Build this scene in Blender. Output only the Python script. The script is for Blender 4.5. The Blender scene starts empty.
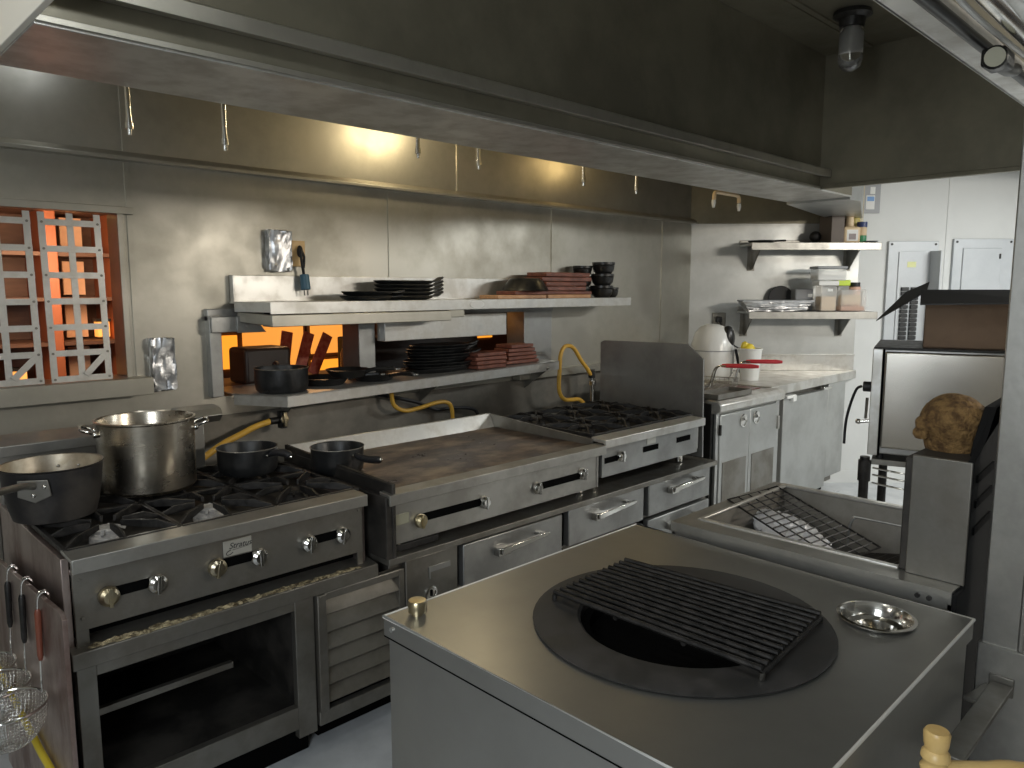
import bpy, bmesh, math, random
from mathutils import Matrix, Vector
random.seed(7)
SC = bpy.context.scene
COL = SC.collection
PI = math.pi

# ------------------------------------------------------------------ camera
CAM_Z = 1.62
yaw, pit = math.radians(45.428), math.radians(7.196)
fwd = Vector((math.cos(yaw)*math.cos(pit), math.sin(yaw)*math.cos(pit), -math.sin(pit)))
rgt = Vector((math.sin(yaw), -math.cos(yaw), 0))
up = rgt.cross(fwd)
cd = bpy.data.cameras.new('camera'); cam = bpy.data.objects.new('camera', cd); COL.objects.link(cam)
cam.matrix_world = Matrix(((rgt.x, up.x, -fwd.x, 0), (rgt.y, up.y, -fwd.y, 0), (rgt.z, up.z, -fwd.z, CAM_Z), (0, 0, 0, 1)))
cd.sensor_width = 36.0; cd.lens = 753.8/1024*36.0; cd.clip_start = 0.02
SC.camera = cam

# ------------------------------------------------------------------ light
SC.view_settings.view_transform = 'Standard'; SC.view_settings.look = 'None'
SC.view_settings.gamma = 1.0; SC.view_settings.exposure = 0.0
SC.view_settings.use_curve_mapping = False
w = bpy.data.worlds.new('world'); SC.world = w; w.use_nodes = True
w.node_tree.nodes['Background'].inputs[0].default_value = (0.75, 0.78, 0.80, 1)
w.node_tree.nodes['Background'].inputs[1].default_value = 0.07

def area(name, loc, target, sx, sy, power, col):
    l = bpy.data.lights.new(name, 'AREA'); l.shape = 'RECTANGLE'; l.size = sx; l.size_y = sy
    l.energy = power; l.color = col
    o = bpy.data.objects.new(name, l); COL.objects.link(o); o.location = loc
    o.rotation_euler = (Vector(target)-Vector(loc)).to_track_quat('-Z', 'Y').to_euler()
    return o
def point(name, loc, power, col, r=0.05):
    l = bpy.data.lights.new(name, 'POINT'); l.energy = power; l.color = col; l.shadow_soft_size = r
    o = bpy.data.objects.new(name, l); COL.objects.link(o); o.location = loc
    return o
area('ceiling_light_front', (4.3, -2.2, 2.40), (3.0, 2.5, 1.0), 1.2, 0.3, 72, (1.0, 0.92, 0.80))
area('ceiling_light_right', (6.0, -0.1, 2.42), (5.9, 0.3, 0), 1.2, 0.3, 66, (0.97, 1.0, 0.98))
area('window_light_left', (-1.1, -0.1, 1.75), (1.0, 1.1, 0.9), 1.0, 1.0, 32, (0.88, 0.95, 1.0))
area('added_panel_fill_left', (-1.0, 2.0, 2.85), (0.45, 2.0, 2.45), 0.6, 0.3, 9, (1.0, 0.97, 0.90))  # unseen light added to brighten the outer end panel of the hood
point('added_hood_fill_left', (0.74, 0.80, 2.65), 12, (0.90, 0.96, 1.0), 0.08)  # added cool fill without a fixture, brightens hood and table at left
point('hood_rear_lamp', (2.62, 3.0, 2.52), 10, (1.0, 0.82, 0.50), 0.06)
point('added_rear_fill_left', (0.85, 3.0, 2.6), 1.3, (0.88, 0.95, 1.0), 0.08)  # added unseen fill, lifts the upper left wall towards grey-blue
point('hood_rear_lamp_right', (4.15, 3.0, 2.5), 2.2, (1.0, 0.72, 0.32), 0.06)
area('dining_lamp', (0.95, 3.75, 1.75), (0.98, 4.6, 1.55), 0.5, 0.3, 6.5, (1.0, 0.62, 0.36))
point('dining_lamp_bar', (2.6, 4.5, 2.1), 14, (1.0, 0.55, 0.25), 0.12)

# ------------------------------------------------------------------ materials
MATS = {}
def mat(name, col, rough=0.5, metal=0.0, col2=None, nscale=6.0, stretch=(1, 1, 1), rvar=0.0, bump=0.0, bscale=40.0,
        lo=0.42, hi=0.62, spec=0.5, trans=0.0, alpha=1.0, emit=None, estr=0.0, coat=0.0):
    m = bpy.data.materials.new(name); m.use_nodes = True
    nt = m.node_tree; b = nt.nodes['Principled BSDF']
    b.inputs['Base Color'].default_value = (*col, 1); b.inputs['Roughness'].default_value = rough
    b.inputs['Metallic'].default_value = metal; b.inputs['Specular IOR Level'].default_value = spec
    b.inputs['Transmission Weight'].default_value = trans; b.inputs['Alpha'].default_value = alpha
    b.inputs['Coat Weight'].default_value = coat
    if emit: b.inputs['Emission Color'].default_value = (*emit, 1); b.inputs['Emission Strength'].default_value = estr
    tc = nt.nodes.new('ShaderNodeTexCoord'); mp = nt.nodes.new('ShaderNodeMapping')
    mp.inputs['Scale'].default_value = stretch; nt.links.new(tc.outputs['Object'], mp.inputs['Vector'])
    nz = None
    if col2 or rvar:
        nz = nt.nodes.new('ShaderNodeTexNoise'); nz.inputs['Scale'].default_value = nscale
        nz.inputs['Detail'].default_value = 6; nz.inputs['Roughness'].default_value = 0.62
        nt.links.new(mp.outputs['Vector'], nz.inputs['Vector'])
    if col2:
        cr = nt.nodes.new('ShaderNodeValToRGB'); cr.color_ramp.elements[0].position = lo; cr.color_ramp.elements[1].position = hi
        cr.color_ramp.elements[0].color = (*col, 1); cr.color_ramp.elements[1].color = (*col2, 1)
        nt.links.new(nz.outputs['Fac'], cr.inputs['Fac']); nt.links.new(cr.outputs['Color'], b.inputs['Base Color'])
    if rvar:
        mr = nt.nodes.new('ShaderNodeMapRange'); mr.inputs[1].default_value = 0.3; mr.inputs[2].default_value = 0.7
        mr.inputs[3].default_value = max(0.03, rough-rvar); mr.inputs[4].default_value = min(1, rough+rvar)
        nt.links.new(nz.outputs['Fac'], mr.inputs[0]); nt.links.new(mr.outputs[0], b.inputs['Roughness'])
    if bump:
        nb = nt.nodes.new('ShaderNodeTexNoise'); nb.inputs['Scale'].default_value = bscale; nb.inputs['Detail'].default_value = 4
        nt.links.new(mp.outputs['Vector'], nb.inputs['Vector'])
        bp = nt.nodes.new('ShaderNodeBump'); bp.inputs['Strength'].default_value = bump; bp.inputs['Distance'].default_value = 0.01
        nt.links.new(nb.outputs['Fac'], bp.inputs['Height']); nt.links.new(bp.outputs['Normal'], b.inputs['Normal'])
    MATS[name] = m; return m
STEEL = mat('brushed_steel', (0.47, 0.46, 0.43), 0.38, 0.85, (0.35, 0.34, 0.315), 5, (1, 1, 1), 0.08, 0.03, 60)
STEEL_L = mat('bright_steel', (0.66, 0.65, 0.62), 0.36, 0.75, (0.52, 0.50, 0.46), 8, (1, 1, 1), 0.08)
STEEL_W = mat('wall_steel', (0.50, 0.475, 0.415), 0.40, 0.85, (0.38, 0.36, 0.305), 2.0, (1, 1, 1), 0.10, 0.05, 9)
STEEL_D = mat('greasy_steel', (0.27, 0.26, 0.235), 0.44, 0.8, (0.20, 0.185, 0.16), 5, (1, 1, 1), 0.10, 0.03, 50)
STEEL_G = mat('grey_steel', (0.40, 0.40, 0.39), 0.42, 0.85, (0.30, 0.30, 0.29), 4, (1, 1, 1), 0.08)
STEEL_F = mat('pale_cladding_steel', (0.50, 0.51, 0.50), 0.40, 0.75, (0.42, 0.425, 0.415), 3, (1, 1, 1), 0.08)
TUBE_E = mat('polished_edge', (0.85, 0.84, 0.80), 0.22, 1.0)
STEEL_R = mat('stained_steel', (0.48, 0.40, 0.37), 0.40, 0.9, (0.25, 0.17, 0.145), 5, (1, 1, 0.5), 0.10, 0.05, 30)
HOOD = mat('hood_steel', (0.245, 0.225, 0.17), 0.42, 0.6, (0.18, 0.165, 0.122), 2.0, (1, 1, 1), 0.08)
CHROME = mat('polished_steel', (0.75, 0.74, 0.71), 0.14, 1.0, (0.6, 0.58, 0.54), 10, (1, 1, 1), 0.06)
BRASS = mat('worn_brass', (0.62, 0.52, 0.32), 0.28, 1.0, (0.45, 0.40, 0.30), 12)
BLACK = mat('black_enamel', (0.012, 0.012, 0.012), 0.34, 0.0, (0.02, 0.019, 0.018), 10)
IRON = mat('cast_iron', (0.012, 0.0115, 0.011), 0.46, 0.2, (0.032, 0.029, 0.027), 30, (1, 1, 1), 0.1, 0.2, 60)
IRON_B = mat('black_pan_iron', (0.014, 0.015, 0.016), 0.36, 0.2, (0.028, 0.028, 0.028), 14, (1, 1, 1), 0.1)
SOOT = mat('sooty_steel', (0.03, 0.028, 0.026), 0.6, 0.5, (0.075, 0.068, 0.06), 6, (1, 1, 1), 0.1)
PANOUT = mat('burnt_aluminium', (0.022, 0.021, 0.022), 0.5, 0.4, (0.07, 0.062, 0.055), 5, (1, 1, 1), 0.1)
ALU = mat('worn_aluminium', (0.62, 0.57, 0.48), 0.38, 0.9, (0.40, 0.34, 0.25), 9, (1, 1, 1), 0.1)
GRIDDLE = mat('seasoned_plate', (0.075, 0.043, 0.027), 0.36, 0.7, (0.42, 0.33, 0.25), 5.0, (1, 1.6, 1), 0.12, 0.04, 12, lo=0.44, hi=0.66)
CERAMIC = mat('black_ceramic', (0.022, 0.021, 0.020), 0.6, 0.0, (0.042, 0.038, 0.036), 14, (1, 1, 1), 0.08)
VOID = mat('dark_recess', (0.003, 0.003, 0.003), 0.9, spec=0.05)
WHITE_P = mat('white_wall_paint', (0.74, 0.75, 0.74), 0.55, 0, (0.70, 0.71, 0.70), 2)
CREAM = mat('cream_ceiling_reflection', (0.80, 0.77, 0.68), 0.6)
CEIL = mat('ceiling_paint', (0.55, 0.54, 0.50), 0.7)
FLOORM = mat('grey_epoxy_floor', (0.62, 0.64, 0.66), 0.34, 0, (0.50, 0.52, 0.54), 3.5, (1, 1, 1), 0.1)
PANELG = mat('grey_panel_paint', (0.56, 0.585, 0.61), 0.42, 0.1, (0.50, 0.525, 0.55), 3)
BREAKER = mat('breaker_black', (0.02, 0.022, 0.024), 0.4)
BRICKP = mat('dark_wood', (0.115, 0.062, 0.043), 0.55, 0, (0.16, 0.085, 0.058), 6, (1, 1, 4))
TANP = mat('tan_panel', (0.72, 0.46, 0.30), 0.6, 0, (0.62, 0.37, 0.22), 5)
AMBER = mat('amber_backlit_panel', (0.9, 0.45, 0.05), 0.5, emit=(1.0, 0.36, 0.03), estr=1.15)
AMBER2 = mat('pale_amber_backlit_panel', (0.9, 0.6, 0.25), 0.5, 0, emit=(1.0, 0.37, 0.055), estr=0.9)
LAMPW = mat('warm_lamp_glow', (1, 0.9, 0.5), 0.5, emit=(1.0, 0.78, 0.30), estr=2.2)
REDW = mat('red_card', (0.36, 0.05, 0.03), 0.45, 0, (0.5, 0.14, 0.08), 30)
PAPER = mat('white_paper', (0.86, 0.86, 0.84), 0.6)
BLUE = mat('blue_print', (0.18, 0.36, 0.68), 0.5)
WOOD = mat('red_brown_wood', (0.24, 0.085, 0.055), 0.48, 0, (0.13, 0.045, 0.03), 10, (1.5, 7, 7))
WOODL = mat('pale_wood', (0.62, 0.36, 0.20), 0.5, 0, (0.5, 0.27, 0.14), 10, (1.5, 7, 7))
HOSE = mat('yellow_hose', (0.74, 0.42, 0.06), 0.45)
RUBBER = mat('black_rubber', (0.015, 0.015, 0.017), 0.5)
RED = mat('red_plastic', (0.70, 0.045, 0.06), 0.35)
WHITEPL = mat('white_plastic', (0.80, 0.80, 0.78), 0.25)
YELLOW = mat('yellow_plastic', (0.85, 0.66, 0.05), 0.4)
LIME = mat('lime_plastic', (0.62, 0.80, 0.05), 0.4)
FOIL = mat('crumpled_foil', (0.66, 0.66, 0.67), 0.34, 1.0, None, 6, (1, 1, 1), 0.05, 0.35, 26)
SOOTB = mat('black_soot_paint', (0.012, 0.012, 0.012), 0.85, spec=0.1)
GLASS = mat('clear_glass', (1, 1, 1), 0.04, trans=1.0)
CLEARPL = mat('clear_plastic', (0.92, 0.92, 0.90), 0.10, alpha=0.32)
GREYPL = mat('grey_plastic', (0.30, 0.31, 0.33), 0.4)
MEAL = mat('pale_meal', (0.80, 0.62, 0.42), 0.8, 0, (0.74, 0.55, 0.36), 30)
ORANGEF = mat('orange_spice', (0.66, 0.30, 0.14), 0.8, 0, (0.58, 0.24, 0.10), 30)
TANPL = mat('tan_jug_plastic', (0.78, 0.60, 0.38), 0.4)
GREEN = mat('green_label', (0.03, 0.24, 0.10), 0.4)
NAVY = mat('navy_plastic', (0.03, 0.05, 0.16), 0.4)
TEAL = mat('blue_grey_plastic', (0.05, 0.13, 0.19), 0.4)
CARD = mat('brown_cardboard', (0.235, 0.155, 0.10), 0.75, 0, (0.20, 0.13, 0.083), 6)
CARDD = mat('dark_cardboard_print', (0.030, 0.030, 0.032), 0.55)
GOURD = mat('gourd_skin', (0.25, 0.145, 0.05), 0.85, 0, (0.10, 0.052, 0.018), 45, (1, 1, 1), 0.08, 1.0, 110)
BAMBOO = mat('bamboo_yellow', (0.72, 0.50, 0.20), 0.35, 0, (0.60, 0.38, 0.13), 9)
BEIGE = mat('beige_plate', (0.70, 0.46, 0.20), 0.4)
LABELM = mat('silver_label', (0.60, 0.59, 0.54), 0.4, 0.6)
INK = mat('black_ink', (0.03, 0.03, 0.03), 0.6)
COPPER = mat('amber_plastic', (0.20, 0.06, 0.035), 0.3)
OVENF = mat('oven_front_steel', (0.52, 0.49, 0.44), 0.24, 1.0, (0.48, 0.455, 0.41), 3.0, (0.4, 0.4, 5), 0.03)

# ------------------------------------------------------------------ mesh helpers
class MB:
    def __init__(s, M=None):
        s.bm = bmesh.new(); s.M = M or Matrix()
    def v(s, p): return s.bm.verts.new(s.M @ Vector(p))
    def f(s, vs):
        try: return s.bm.faces.new(vs)
        except ValueError: return None
    def box(s, x0, x1, y0, y1, z0, z1):
        x0, x1 = sorted((x0, x1)); y0, y1 = sorted((y0, y1)); z0, z1 = sorted((z0, z1))
        a = [s.v((x, y, z)) for z in (z0, z1) for x, y in ((x0, y0), (x1, y0), (x1, y1), (x0, y1))]
        for q in ((3, 2, 1, 0), (4, 5, 6, 7), (0, 1, 5, 4), (1, 2, 6, 5), (2, 3, 7, 6), (3, 0, 4, 7)): s.f([a[i] for i in q])
        return s
    def prism(s, pts, vec):
        vec = Vector(vec); A = [s.v(p) for p in pts]; B = [s.v(Vector(p)+vec) for p in pts]; n = len(pts)
        s.f(A[::-1]); s.f(B)
        for i in range(n): s.f([A[i], A[(i+1) % n], B[(i+1) % n], B[i]])
        return s
    def poly(s, pts, z0, z1): return s.prism([(x, y, z0) for x, y in pts], (0, 0, z1-z0))
    def bar(s, p0, p1, w, h, upv=(0, 0, 1)):
        p0, p1 = Vector(p0), Vector(p1); d = (p1-p0).normalized(); u = Vector(upv)
        r = d.cross(u)
        if r.length < 1e-4: r = d.cross(Vector((1, 0, 0)))
        r.normalize(); u = r.cross(d)
        a = []
        for p in (p0, p1):
            for i, j in ((-1, -1), (1, -1), (1, 1), (-1, 1)): a.append(s.v(p+r*(w/2*i)+u*(h/2*j)))
        for q in ((0, 1, 2, 3), (7, 6, 5, 4), (0, 4, 5, 1), (1, 5, 6, 2), (2, 6, 7, 3), (3, 7, 4, 0)): s.f([a[i] for i in q])
        return s
    def tube(s, pts, r, n=8, closed=False, caps=True):
        P = [Vector(p) for p in pts]; R = r if isinstance(r, (list, tuple)) else [r]*len(P)
        rings = []; prev = None
        for i, p in enumerate(P):
            if closed: t = P[(i+1) % len(P)]-P[i-1]
            else: t = P[min(i+1, len(P)-1)]-P[max(i-1, 0)]
            t.normalize()
            if prev is None:
                a = Vector((0, 0, 1)) if abs(t.z) < 0.9 else Vector((1, 0, 0)); u = t.cross(a).normalized()
            else:
                u = prev-t*prev.dot(t); u = u.normalized() if u.length > 1e-5 else t.orthogonal().normalized()
            prev = u; w_ = t.cross(u)
            rings.append([s.v(p+(u*math.cos(2*PI*k/n)+w_*math.sin(2*PI*k/n))*R[i]) for k in range(n)])
        m = len(rings)
        for i in range(m if closed else m-1):
            A, B = rings[i], rings[(i+1) % m]
            for k in range(n): s.f([A[k], A[(k+1) % n], B[(k+1) % n], B[k]])
        if caps and not closed: s.f(rings[0][::-1]); s.f(rings[-1])
        return s
    def cyl(s, p0, p1, r, r1=None, n=16): return s.tube([p0, p1], [r, r if r1 is None else r1], n)
    def lathe(s, prof, c=(0, 0, 0), n=28, axis=None):
        A = axis or Matrix(); c = Vector(c); rings = []
        for r, z in prof:
            if r < 1e-6: rings.append([s.v(c+A @ Vector((0, 0, z)))])
            else: rings.append([s.v(c+A @ Vector((r*math.cos(2*PI*k/n), r*math.sin(2*PI*k/n), z))) for k in range(n)])
        for A_, B in zip(rings, rings[1:]):
            for k in range(n):
                a = [A_[k % len(A_)], A_[(k+1) % n % len(A_)], B[(k+1) % n % len(B)], B[k % len(B)]]
                u = []
                for q in a:
                    if q not in u: u.append(q)
                if len(u) >= 3: s.f(u)
        return s
    def sphere(s, c, r, n=14, sc=(1, 1, 1)):
        m = n//2; prof = [(math.sin(PI*i/m), -math.cos(PI*i/m)) for i in range(m+1)]; prof[0] = (0, -1); prof[-1] = (0, 1)
        return s.lathe(prof, c, n, Matrix.Diagonal((r*sc[0], r*sc[1], r*sc[2])))
    def holes(s, outer, loops, z, normal_up=True):
        """flat sheet with holes"""
        es = []
        for L in [outer]+loops:
            vs = [s.v((x, y, z)) for x, y in L]
            for i in range(len(vs)): es.append(s.bm.edges.new((vs[i], vs[(i+1) % len(vs)])))
        bmesh.ops.triangle_fill(s.bm, use_beauty=True, use_dissolve=False, edges=es)
        return s

def circ(cx, cy, r, n=40): return [(cx+r*math.cos(2*PI*k/n), cy+r*math.sin(2*PI*k/n)) for k in range(n)]
def rotX(a): return Matrix.Rotation(a, 3, 'X')
def rotY(a): return Matrix.Rotation(a, 3, 'Y')
def rotZ(a): return Matrix.Rotation(a, 3, 'Z')
def spline(pts, k=8):
    P = [Vector(p) for p in pts]; out = []
    for i in range(len(P)-1):
        a, b, c, d = P[max(i-1, 0)], P[i], P[i+1], P[min(i+2, len(P)-1)]
        for j in range(k):
            t = j/k
            out.append(0.5*((2*b)+(c-a)*t+(2*a-5*b+4*c-d)*t*t+(3*b-a-3*c+d)*t**3))
    out.append(P[-1]); return out

ROOTLOC = {}
def thing(name, label, cat, loc, group=None):
    o = bpy.data.objects.new(name, None); COL.objects.link(o); o.location = loc; o.empty_display_size = 0.05
    o['label'] = label; o['category'] = cat
    if group: o['group'] = group
    ROOTLOC[o.name] = Vector(loc); return o
def make(name, mb, m, loc, bev=0.0, seg=2, smooth=True, ang=36):
    bm = mb.bm
    bmesh.ops.remove_doubles(bm, verts=bm.verts, dist=1e-5)
    bmesh.ops.recalc_face_normals(bm, faces=bm.faces)
    for fc in bm.faces: fc.smooth = smooth
    for e in bm.edges:
        if len(e.link_faces) != 2 or e.calc_face_angle(0) > math.radians(ang): e.smooth = False
    L = Vector(loc)
    for v_ in bm.verts: v_.co -= L
    me = bpy.data.meshes.new(name); bm.to_mesh(me); bm.free(); me.materials.append(m)
    o = bpy.data.objects.new(name, me); COL.objects.link(o)
    if bev:
        md = o.modifiers.new('bevel', 'BEVEL'); md.width = bev; md.segments = seg; md.limit_method = 'ANGLE'; md.angle_limit = math.radians(40)
    return o
def part(name, mb, m, root, bev=0.0, label=None, **k):
    top = root
    while top.parent: top = top.parent
    o = make(name, mb, m, ROOTLOC[top.name], bev, **k); o.parent = root
    if label: o['label'] = label
    return o
def solo(name, label, cat, mb, m, loc, bev=0.0, group=None, **k):
    o = make(name, mb, m, loc, bev, **k); o.location = loc; o['label'] = label; o['category'] = cat
    if group: o['group'] = group
    ROOTLOC[o.name] = Vector(loc); return o
def struct(name, mb, m, bev=0.0, **k):
    o = make(name, mb, m, (0, 0, 0), bev, **k); o['kind'] = 'structure'; o['label'] = k.get('label', name.replace('_', ' ')); return o
def copy_tree(o, parent=None):
    c = o.copy(); COL.objects.link(c)
    if parent: c.parent = parent
    for ch in list(o.children): copy_tree(ch, c)
    return c
def dup(o, loc, label, rz=0.0, rx=0.0, ry=0.0, sc=None):
    c = copy_tree(o); c.location = loc; c.rotation_euler = (rx, ry, rz); c['label'] = label
    if sc: c.scale = (sc, sc, sc)
    return c
def text(name, body, size, M, m, root, shear=0.0, ext=0.0006, align='CENTER'):
    cu = bpy.data.curves.new(name, 'FONT'); cu.body = body; cu.size = size; cu.shear = shear; cu.extrude = ext; cu.align_x = align; cu.align_y = 'CENTER'
    o = bpy.data.objects.new(name, cu); COL.objects.link(o); cu.materials.append(m)
    top = root
    while top.parent: top = top.parent
    me = bpy.data.meshes.new_from_object(o); bpy.data.objects.remove(o); o = bpy.data.objects.new(name, me); COL.objects.link(o)
    o.parent = root; o.matrix_local = Matrix.Translation(-ROOTLOC[top.name]) @ M; return o

# frames: FW = angled end wall (x along wall to the right, y into the wall), OV = countertop oven
FW = Matrix(((0.7124, 0.7018, 0, 5.40), (-0.7018, 0.7124, 0, 3.40), (0, 0, 1, 0), (0, 0, 0, 1)))
OV = Matrix(((0.292, 0.956, 0, 3.30), (-0.956, 0.292, 0, 1.137), (0, 0, 1, 0), (0, 0, 0, 1)))

# ================================================================== SETTING
def rects(mb, x0, x1, y0, y1, z0, z1, holes):
    """wall slab in x-z with rectangular holes (disjoint in x)"""
    x = x0
    for (a, b, c, d) in sorted(holes):
        mb.box(x, a, y0, y1, z0, z1); mb.box(a, b, y0, y1, z0, c); mb.box(a, b, y0, y1, d, z1); x = b
    mb.box(x, x1, y0, y1, z0, z1); return mb
struct('floor', MB().box(-3, 9.5, -4, 6.6, -0.05, 0), FLOORM)
mb = MB(); rects(mb, -1.5, 5.47, 3.40, 3.50, 0, 2.95, [(-0.9, 1.085, 1.25, 1.93), (1.455, 3.47, 1.125, 1.49)])
# raised seams between the steel sheets
for x, z0, z1 in ((1.10, 1.25, 2.135), (2.413, 1.68, 2.135), (3.708, 1.16, 2.135), (4.973, 1.1, 2.135), (2.90, 2.17, 2.95), (1.10, 2.17, 2.95)):
    mb.box(x, x+0.022, 3.394, 3.40, z0, z1)
struct('wall_back', mb, STEEL_W)
mb = MB(); mb.prism([(-1.5, 3.40, 2.14), (-1.5, 3.352, 2.14), (-1.5, 3.352, 2.155), (-1.5, 3.385, 2.178), (-1.5, 3.40, 2.178)], (6.9, 0, 0))
struct('trim_1', mb, STEEL_W, 0.002)
# sill and head trim of the left window
mb = MB(); mb.box(-0.9, 1.135, 3.30, 3.52, 1.235, 1.252); mb.box(-0.9, 1.135, 3.296, 3.31, 1.18, 1.252); mb.box(-0.9, 1.12, 3.375, 3.41, 1.925, 1.955)
mb.box(1.06, 1.085, 3.385, 3.52, 1.25, 1.93)
struct('window_1', mb, STEEL_W, 0.002)
# pass-through frame
mb = MB(); mb.box(1.405, 1.46, 3.355, 3.52, 1.13, 1.50); mb.box(2.19, 2.29, 3.36, 3.52, 1.14, 1.50)
mb.box(3.47, 3.70, 3.38, 3.405, 1.15, 1.53); mb.box(3.44, 3.475, 3.38, 3.54, 1.14, 1.50); mb.box(1.405, 3.70, 3.37, 3.52, 1.475, 1.53)
struct('window_2', mb, STEEL_G, 0.003)
# wall strip to the right of the ledge
struct('trim_2', MB().box(3.35, 4.28, 3.33, 3.40, 1.045, 1.095), STEEL_W, 0.003)
# angled end wall
mb = MB(FW); mb.box(0, 5.2, 0, 0.12, 0, 2.95); mb.box(2.055, 2.075, -0.004, 0, 0, 2.95)
struct('wall_end', mb, WHITE_P)
mb = MB(FW); mb.box(-0.02, 1.36, -0.008, 0, 0.93, 2.16); mb.box(-0.02, 1.36, -0.014, -0.008, 2.125, 2.14)
mb.prism([(1.30, -0.008, 0.93), (1.36, -0.008, 1.02), (1.36, 0, 1.02), (1.30, 0, 0.93)], (0.001, 0, 0))
struct('trim_3', mb, STEEL_F, 0.001)
struct('trim_4', MB(FW).box(-0.06, 1.37, -0.020, -0.009, 2.142, 2.95), HOOD)  # closes the hood's rear end; its dark colour stands in for shade
struct('trim_5', MB().box(1.30, 4.3, 3.388, 3.40, 0.62, 1.04), mat('shaded_greasy_wall_steel', (0.20, 0.185, 0.16), 0.5, 0.7, (0.30, 0.28, 0.24), 3), 0.001)  # darker sheet: mostly the ledge's shade put into the colour, some grease
struct('baseboard_end', MB(FW).box(1.0, 5.2, -0.012, 0, 0, 0.10), WHITE_P)
struct('wall_right', MB().box(1.965, 2.02, -0.55, 0.425, 0, 2.17).box(1.955, 2.03, -0.56, 0.43, 0, 0.80).box(1.957, 1.966, 0.34, 0.352, 0.80, 2.17), STEEL, 0.004)
mb = MB(); mb.box(-3, 9.5, -4, 0.58, 2.46, 2.52); mb.box(-3, 0.44, 0.58, 3.4, 2.96, 3.0); mb.box(4.52, 9.5, 0.58, 3.5, 2.96, 3.0)
struct('ceiling', mb, CEIL)
struct('wall_left', MB().box(-3.05, -3, -4, 3.5, 0, 3.0), WHITE_P)
struct('wall_front', MB().box(-3, 9.5, -4.05, -4, 0, 2.6), WHITE_P)
# dining room behind the windows
struct('wall_dining', MB().box(-1.5, 5.5, 5.6, 5.7, 0, 3.0).box(-1.55, -1.5, 3.5, 5.7, 0, 3).box(5.5, 5.55, 3.5, 5.7, 0, 3), BRICKP)
struct('ceiling_dining', MB().box(-1.5, 5.5, 3.5, 5.7, 2.6, 2.65), BRICKP)

# ================================================================== HOOD
hood = thing('exhaust_hood', 'long dark steel exhaust hood hanging over the whole cooking line', 'exhaust hood', (2.4, 1.5, 2.2))
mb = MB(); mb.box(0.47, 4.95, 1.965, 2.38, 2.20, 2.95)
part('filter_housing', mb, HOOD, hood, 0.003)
mb = MB(); mb.box(0.47, 4.95, 1.962, 2.38, 2.194, 2.204); mb.box(0.47, 4.95, 2.365, 2.388, 2.196, 2.21)
part('housing_bottom', mb, STEEL_L, hood, 0.002, label='bare steel underside of the hood housing')
mb = MB(); mb.prism([(0.47, 1.962, 2.305), (0.47, 1.902, 2.305), (0.47, 1.895, 2.300), (0.47, 1.895, 2.262), (0.47, 1.903, 2.262), (0.47, 1.962, 2.275)], (3.99, 0, 0))
mb.box(0.47, 4.46, 1.952, 1.966, 2.20, 2.214)
part('grease_trough', mb, STEEL_W, hood, 0.001, label='narrow grease trough')
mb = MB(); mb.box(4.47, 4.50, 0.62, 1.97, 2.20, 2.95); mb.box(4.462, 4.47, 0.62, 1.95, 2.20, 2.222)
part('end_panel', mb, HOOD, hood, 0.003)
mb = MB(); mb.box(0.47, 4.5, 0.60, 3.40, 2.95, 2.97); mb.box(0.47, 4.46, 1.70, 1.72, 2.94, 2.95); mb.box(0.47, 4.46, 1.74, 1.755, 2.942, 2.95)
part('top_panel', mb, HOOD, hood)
mb = MB(); mb.box(0.455, 0.47, 0.60, 3.40, 2.198, 2.97)
part('end_panel', mb, CREAM, hood, 0.002, label='cream painted outer end panel')  # cream colour stands in for the pale ceiling mirrored in bare steel
mb = MB(); mb.box(0.455, 4.50, 0.575, 0.635, 2.20, 2.212); mb.box(0.455, 4.50, 0.575, 0.585, 2.20, 2.26)
mb.box(0.455, 4.5, 0.627, 0.637, 2.20, 2.225)
part('front_lip', mb, STEEL_L, hood, 0.002, label='bright steel front lip')
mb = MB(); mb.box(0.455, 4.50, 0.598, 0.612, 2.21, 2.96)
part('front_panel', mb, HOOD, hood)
# end of the housing beside the shelves
mb = MB(); mb.poly([(4.93, 1.966), (5.10, 1.966), (6.33, 2.42), (6.15, 2.62), (4.93, 2.385)], 2.18, 2.94)
part('housing_end', mb, STEEL_F, hood, 0.002, label='bare steel end of the hood housing')

# nozzles
def nozzle(x, zt, zb, label, first=None):
    r = thing('fire_suppression_nozzle', label, 'nozzle', (x, 2.70, zb), 'fire suppression nozzles under the hood')
    mb = MB(); mb.cyl((x, 2.7, zb+0.045), (x, 2.7, 2.95), 0.0085, n=12)
    part('drop_pipe', mb, TUBE_E, r)
    mb = MB(); mb.lathe([(0, 0), (0.007, 0), (0.008, 0.018), (0.013, 0.02), (0.013, 0.04), (0.010, 0.042), (0.010, 0.055), (0, 0.055)], (x, 2.70, zb), 12)
    part('tip', mb, TUBE_E, r); return r
for x, zb, lb in ((0.90, 2.12, 'chrome nozzle farthest left under the hood, above the lattice window'),
                  (1.22, 2.11, 'second chrome nozzle from the left under the hood'),
                  (2.085, 2.185, 'chrome nozzle left of the wall seam, in the warm glow behind the hood'),
                  (2.44, 2.175, 'chrome nozzle just right of the seam in the warm glow behind the hood'),
                  (3.20, 2.17, 'chrome nozzle above the stacked wooden boards and black bowls'),
                  (3.675, 2.17, 'single chrome nozzle nearest to the forked double nozzle')):
    nozzle(x, 2.28, zb, lb)
r = thing('double_nozzle', 'forked pale metal double nozzle at the right end under the hood', 'nozzle', (4.70, 2.70, 2.15))
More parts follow.
